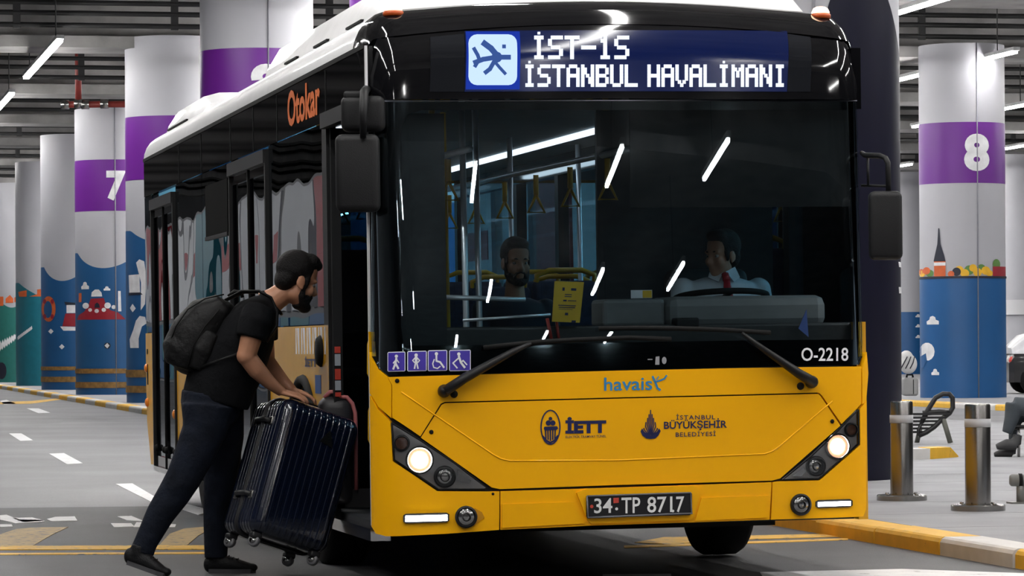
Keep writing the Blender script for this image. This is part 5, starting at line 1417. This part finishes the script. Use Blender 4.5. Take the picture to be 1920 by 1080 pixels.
wl = m_(548, 731, .10)
mb.tube([m_(500, 676, .20), m_(515, 697, .17), m_(534, 718, .12), wl], [px(15.5), px(15), px(11.5), (px(9), px(10))], 14)
hand(mb, wl, RT * .9 - UPV * .3 - FW * .1, UPV + RT * .3, 1, 1.0, .30)
remesh(mb, 'body', SKIN, man, .0055, 3)
hd.eyes(man, Vector())
mb = MB(); hd.hair(mb); remesh(mb, 'hair', HAIR, man, .006, 2)
mb = MB(); hd.beard(mb, 1.2); remesh(mb, 'beard', HAIR, man, .005, 2)
# shirt
mb = MB()
mb.tube([m_(404, 752), m_(412, 725), m_(436, 672), m_(464, 622), m_(484, 592), m_(500, 574, .02)], [(.165, px(64)), (.17, px(66)), (.18, px(66)), (.195, px(56)), (.19, px(43)), (.09, px(29))], 28, up=FW)
mb.tube([m_(484, 584, -.15), m_(478, 606, -.20), m_(470, 634, -.21)], [px(29), px(31), px(29)], 18)
mb.tube([m_(492, 588, .15), m_(494, 612, .22), m_(496, 640, .22)], [px(27), px(28), px(26)], 18)
mb.tube([m_(503, 570, .02), m_(512, 563, .02)], [px(30), px(25)], 16)
remesh(mb, 'tshirt', TEE, man, .009, 4)
# jeans
mb = MB()
mb.tube([m_(398, 738), m_(394, 765)], [(.165, px(58)), (.165, px(56))], 24, up=FW)
mb.tube([m_(389, 760, -.08), m_(384, 805, -.09), m_(362, 858, -.09), m_(343, 898, -.09), m_(326, 926, -.08), m_(300, 965, -.08), m_(273, 1018, -.08), m_(266, 1036, -.08)], [px(50), px(42), px(37), px(33), px(31), px(27), px(22), px(23)], 20)
mb.tube([m_(412, 762, .10), m_(418, 820, .20), m_(414, 885, .27), m_(408, 950, .30), m_(405, 1020, .31), m_(405, 1046, .31)], [px(46), px(40), px(33), px(28), px(23), px(22)], 20)
mb.ell(m_(396, 768), (.15, .15, .13))
remesh(mb, 'jeans', JEAN, man, .009, 4)
def shoe(heel, toe, nrm, name='shoe'):
    heel, toe = Vector(heel), Vector(toe); d = (toe - heel); L_ = d.length; d.normalize(); u = (Vector(nrm) - d * Vector(nrm).dot(d)).normalized()
    mb = MB()
    mb.tube([heel + d*.0*L_ + u*.045, heel + d*.2*L_ + u*.05, heel + d*.45*L_ + u*.045, heel + d*.75*L_ + u*.032, heel + d*.95*L_ + u*.026], [(.038, .030), (.05, .038), (.045, .044), (.032, .046), (.022, .034)], 16, up=u)
    mb.ell(heel + d*.02*L_ + u*.045, (.035, .035, .045)); mb.ell(heel + d*.92*L_ + u*.028, (.035, .035, .024))
    mb.tube([heel + d*.18*L_ + u*.06, heel + d*.16*L_ + u*.115], [(.048, .040), (.045, .040)], 14, up=d)
    o = remesh(mb, name, SHOE, man, .007, 2)
    mb = MB(); sdv = d.cross(u)
    out = [(0, .0), (.04, .035), (.25, .038), (.5, .042), (.75, .048), (.92, .038), (1.0, .0), (.92, -.036), (.75, -.044), (.5, -.036), (.25, -.034), (.04, -.033)]
    mb.prism(out, 0.0, .022, lambda a, b, h: heel + d*(a*L_*1.04 - .02*L_) + sdv*b + u*h); mb.build('sole', SOLE, o)
    for k in range(3):
        t = .42 + k*.1; mb = MB(); mb.tube([heel + d*t*L_ + sdv*.03 + u*.075, heel + d*(t + .02)*L_ + u*(.092 - k*.01), heel + d*t*L_ - sdv*.03 + u*.075], .004, 5); mb.build('lace', RUB, o)
shoe(m_(238, 1058, -.10), m_(312, 1084, -.13), UPV - RT * -.4)
g = lambda p: Vector((p.x, p.y, max(p.z, 0.001)))
shoe(Vector((m_(392, 1076, .31).x, m_(392, 1076, .31).y, .0)), Vector((m_(478, 1076, .28).x, m_(478, 1076, .28).y, .0)), UPV)
# backpack (a thing of its own, worn on the back)
pk0 = at(375, 640, MD)
pk = empty('backpack', tuple(pk0), 'bulging black backpack on the back of the man in jeans', 'backpack')
b_ = lambda x, y, dd=0.0: at(x, y, MD + dd) - pk0
mb = MB()
mb.tube([b_(344, 690), b_(352, 665), b_(372, 628), b_(396, 594), b_(424, 570)], [(.13, px(36)), (.155, px(52)), (.16, px(54)), (.15, px(46)), (.11, px(24))], 24, up=FW)
mb.ell(b_(356, 668), (.10, .14, .10)); mb.ell(b_(410, 585), (.09, .13, .07))
main = remesh(mb, 'main_bag', PACK, pk, .011, 6)
mb = MB(); mb.tube([b_(330, 678, -.02), b_(338, 650, -.02), b_(356, 612, -.02)], [(.11, px(24)), (.125, px(32)), (.10, px(24))], 20, up=FW); remesh(mb, 'front_pocket', PACK, pk, .011, 5)
mb = MB(); mb.tube([b_(365, 690, -.12), b_(378, 655, -.14), b_(398, 622, -.13)], [(.03, px(18)), (.035, px(22)), (.025, px(16))], 16, up=FW); remesh(mb, 'side_pocket', PACK, pk, .010, 4)
for L_ in ([(316,650,-.10),(330,612,-.12),(352,580,-.12),(385,560,-.11),(420,552,-.09)], [(352,690,-.15),(362,650,-.17),(384,612,-.165),(412,580,-.14)]):
    mb = MB(); mb.tube([b_(*q) for q in L_], .004, 6); mb.build('zip', STEEL if False else RUB, pk)
mb = MB(); mb.tube([b_(428, 556), b_(440, 546), b_(452, 548), b_(455, 558)], .010, 8); mb.build('grab_loop', PACK, pk)
mb = MB(); mb.tube([b_(425, 562, -.10), b_(455, 546, -.13), b_(486, 546, -.14), b_(508, 558, -.14), b_(520, 584, -.14), b_(519, 612, -.15), b_(500, 640, -.17)], [(.008, .032)] * 7, 8, up=UPV); mb.build('shoulder_strap', PACK, pk)
mb = MB(); mb.tube([b_(425, 562, .12), b_(458, 548, .13), b_(490, 548, .14), b_(512, 560, .14), b_(528, 590, .13)], [(.008, .03)] * 5, 8, up=UPV); mb.build('shoulder_strap', PACK, pk)
mb = MB(); mb.tube([b_(372, 690, -.14), b_(410, 676, -.19), b_(450, 662, -.20)], [(.003, .008)] * 3, 6, up=FW); mb.build('webbing_strap', PACK, pk)

# ---- seated figures
def sitter(label, head_px, d, look, pitch, hk, shirt, trousers, skin, seat_z, beard=False, tie=None, collar=False, arms=None, sh_w=.21, drop=0.0, face=None):
    """upright seated person; face: horizontal direction the body faces"""
    H = at(head_px[0], head_px[1], d); face = Vector(face or (0, -1, 0)).normalized(); lf = UPV.cross(face)
    root = Vector((H.x, H.y, 0)); e = empty('person', (root.x, root.y, seat_z), label, 'person')
    O0 = Vector((root.x, root.y, seat_z)); Hl = H - O0
    hd = Head(Hl, frame(look, pitch), hk)
    bk = -face * .03
    neck = Hl - UPV * .10 * hk + bk; sh = Hl - UPV * (.195 * hk + drop) + bk; hip = Vector((0, 0, .10)) + bk * 2
    mb = MB(); hd.skin(mb); mb.tube([sh + UPV * .02, neck - UPV * .02, Hl - UPV * .05 * hk], [.062, .054, .052], 14)
    mb.tube([hip, hip.lerp(sh, .5), sh - UPV * .03, sh + UPV * .01], [(.12, .13), (.11, .13), (.10, .16), (.06, .08)], 20, up=face)
    AR = []
    for s in (-1, 1):
        a0 = sh - UPV * .04 + lf * s * (sh_w - .03); el = a0 - UPV * .27 + lf * s * .05 + face * .08; wri = el + face * .24 + UPV * .06 - lf * s * .06
        if arms and arms.get(s): el, wri = arms[s](a0, el, wri)
        AR.append((a0, el, wri))
        mb.tube([a0, el], [.046, .038], 12); mb.ell(el, [.039]*3); mb.tube([el, el.lerp(wri, .5), wri], [.037, .036, .026], 12)
        hand(mb, wri, (wri - el), UPV, s, 1.0, .5)
        kn = hip + lf * s * .10 + face * .42; mb.tube([hip + lf * s * .08, kn], [.07, .05], 12)
    remesh(mb, 'body', skin, e, .008, 3)
    hd.eyes(e, Vector())
    mb = MB(); hd.hair(mb, 0.3); remesh(mb, 'hair', HAIR, e, .007, 2)
    if beard: mb = MB(); hd.beard(mb); remesh(mb, 'beard', HAIR, e, .006, 2)
    mb = MB(); mb.tube([hip - UPV * .03, hip.lerp(sh, .45), sh - UPV * .06, sh - UPV * .005, sh + UPV * .03], [(.15, .165), (.14, .165), (.125, sh_w), (.10, sh_w * .85), (.065, .085)], 26, up=face)
    for a0, el, wri in AR:
        mb.tube([a0, el, el.lerp(wri, .15)], [.066, .054, .05], 14); mb.ell(a0, [.068]*3); mb.tube([el, el.lerp(wri, .8)], [.05, .04], 14)
    remesh(mb, 'shirt', shirt, e, .010, 4)
    mb = MB()
    for s in (-1, 1):
        kn = hip + lf * s * .11 + face * .44; ft = kn - UPV * (seat_z - .36 if seat_z > .6 else .42) + face * .03
        mb.tube([hip + lf * s * .08, kn], [.092, .068], 14); mb.ell(kn, [.068]*3); mb.tube([kn, ft], [.064, .045], 14)
    mb.ell(hip, (.15, .17, .11)); remesh(mb, 'trousers', trousers, e, .012, 3)
    if collar:
        for s in (-1, 1):
            mb = MB(); c = sh + UPV * .055; mb.add([c + face * .075 + lf * s * .004, c + face * .045 + lf * s * .062 + UPV * .025, c + face * .06 + lf * s * .085 - UPV * .03, c + face * .105 + lf * s * .04 - UPV * .055], [(0, 1, 2, 3)]); o = mb.build('collar', shirt, e); md = o.modifiers.new('t', 'SOLIDIFY'); md.thickness = .006
    if tie:
        mb = MB(); c = sh + face * .088; mb.tube([c + UPV * .045, c + UPV * .01 + face * .03], [(.014, .020), (.016, .022)], 8, up=face); mb.tube([c + UPV * .01 + face * .03, c - UPV * .06 + face * .055, c - UPV * .25 + face * .075], [(.006, .017), (.006, .026), (.006, .036)], 8, up=face); mb.build('tie', tie, e)
    return e
SHW = mat('shirt_white', (0.62, 0.66, 0.72), 0.7, bump=.2, bscale=14); TRD = mat('trousers_dark', (0.012, 0.012, 0.016), 0.8)
whl = RB @ cw
sitter('bus driver in white shirt and red tie looking to the side', (1354, 481), 18.22, Vector((-.86, -.5, 0)), .04, .96, SHW, TRD, SKIN2, .86, tie=mat('tie_red', (0.42, 0.012, 0.02), 0.5), collar=True, sh_w=.235, drop=-.05)
sitter('bearded passenger in dark jacket sitting inside the bus behind the notice', (967, 494), 19.7, Vector((.12, -1, 0)), .05, 1.0, mat('jacket_navy', (0.012, 0.018, 0.035), 0.7), TRD, SKIN, .88, beard=True, sh_w=.21, drop=.03)
# ---- person at the right edge, only the legs reach into the picture
LD = 34.0
f0 = on_z(1880, 857, .10); LD = (f0 - CAM).dot(FW)
pr = empty('person', tuple(f0), 'seated person in grey trousers with crossed feet, cut by the right edge', 'person')
r_ = lambda x, y, dd=0.0: at(x, y, LD + dd) - f0
pl_ = lambda v: v * LD / F_PX
GT = mat('trousers_grey', (0.045, 0.055, 0.065), 0.8, bump=.3, bscale=14); GSH = mat('shoe_grey', (0.035, 0.035, 0.037), 0.6)
mb = MB(); mb.tube([r_(1985, 772), r_(1935, 765), r_(1900, 760)], [.10, .095, .085], 16); mb.tube([r_(1985, 780, .2), r_(1935, 775, .2), r_(1905, 775, .18)], [.10, .095, .08], 16)
mb.tube([r_(1902, 756), r_(1897, 785), r_(1888, 812)], [.09, .072, .05], 16); mb.tube([r_(1905, 772, .18), r_(1902, 800, .16), r_(1898, 835, .12)], [.08, .06, .035], 16); mb.ell(r_(1990, 768, .1), (.16, .18, .14))
remesh(mb, 'trousers', GT, pr, .013, 4)
mb = MB(); mb.tube([r_(1990, 765, .1), r_(1995, 715, .1), r_(1992, 660, .1), r_(1990, 648, .1)], [(.16, .15), (.17, .14), (.18, .11), (.07, .07)], 20, up=FW)
mb.tube([r_(1990, 660, -.1), r_(1980, 700, -.14), r_(1955, 735, -.1)], [.055, .05, .04], 12); mb.tube([r_(1990, 660, .3), r_(1980, 700, .34), r_(1955, 735, .28)], [.055, .05, .04], 12)
remesh(mb, 'jacket', TRD, pr, .014, 4)
hh = Head(r_(1984, 622, .1), frame(-RT), 1.0); mb = MB(); hh.skin(mb); mb.tube([r_(1990, 650, .1), r_(1986, 630, .1)], [.06, .055], 12)
for q, qd in (((1955, 735, -.1), 1), ((1955, 735, .28), -1)): hand(mb, r_(*q), -RT - UPV * .1, UPV, qd, 1.0, .4)
mb.tube([r_(1990, 760, .1), r_(1992, 700, .1), r_(1990, 650, .1)], [(.1, .1), (.1, .1), (.06, .06)], 12); mb.tube([r_(1990, 660, -.1), r_(1980, 700, -.14), r_(1955, 735, -.1)], [.04, .036, .026], 12); mb.tube([r_(1990, 660, .3), r_(1980, 700, .34), r_(1955, 735, .28)], [.04, .036, .026], 12)
remesh(mb, 'body', SKIN2, pr, .012, 2); mb = MB(); hh.hair(mb, .3); remesh(mb, 'hair', HAIR, pr, .01, 2)
mb = MB(); mb.tube([r_(1907, 835), r_(1888, 833), r_(1868, 838)], [(.05, .055), (.055, .05), (.03, .04)], 14, up=UPV); mb.tube([r_(1905, 833), r_(1908, 815)], [.05, .045], 12); remesh(mb, 'boot', GSH, pr, .012, 3)
mb = MB(); mb.tube([r_(1898, 851, .1), r_(1882, 849, .1), r_(1864, 853, .1)], [(.05, .05), (.05, .05), (.025, .04)], 14, up=UPV); mb.tube([r_(1896, 850, .1), r_(1899, 835, .12)], [.045, .04], 12); remesh(mb, 'boot', GSH, pr, .012, 3)
# its seat
b2p = on_z(1990, 850, .10)
b2 = empty('metal_chair', tuple(b2p), 'thin legged metal seat under the person at the right edge', 'chair')
r2 = lambda x, y, dd=0.0: at(x, y, LD + dd) - b2p
mb = MB(); mb.tube([r2(1897, 803, .02), r2(2030, 803, .02)], [(.012, .012)] * 2, 8); mb.tube([r2(1897, 803, .35), r2(2030, 803, .35)], .012, 8); mb.build('seat_frame', STEEL, b2)
for k in range(5):
    mb = MB(); a = r2(1905 + k*26, 801, .02); mb.add([a + RT*x + FW*y + UPV*z for x in (0, .11) for y, z in ((-.02, 0), (.36, 0), (.36, .02), (-.02, .02))], [(0,1,2,3),(7,6,5,4),(0,4,5,1),(1,5,6,2),(2,6,7,3),(3,7,4,0)]); mb.build('slat', IRON, b2)
for x, dd in ((1910, .02), (2020, .02), (1910, .35), (2020, .35)):
    a = r2(x, 803, dd); mb = MB(); mb.tube([a, Vector((a.x, a.y, 0))], .014, 8); mb.build('leg', STEEL, b2)
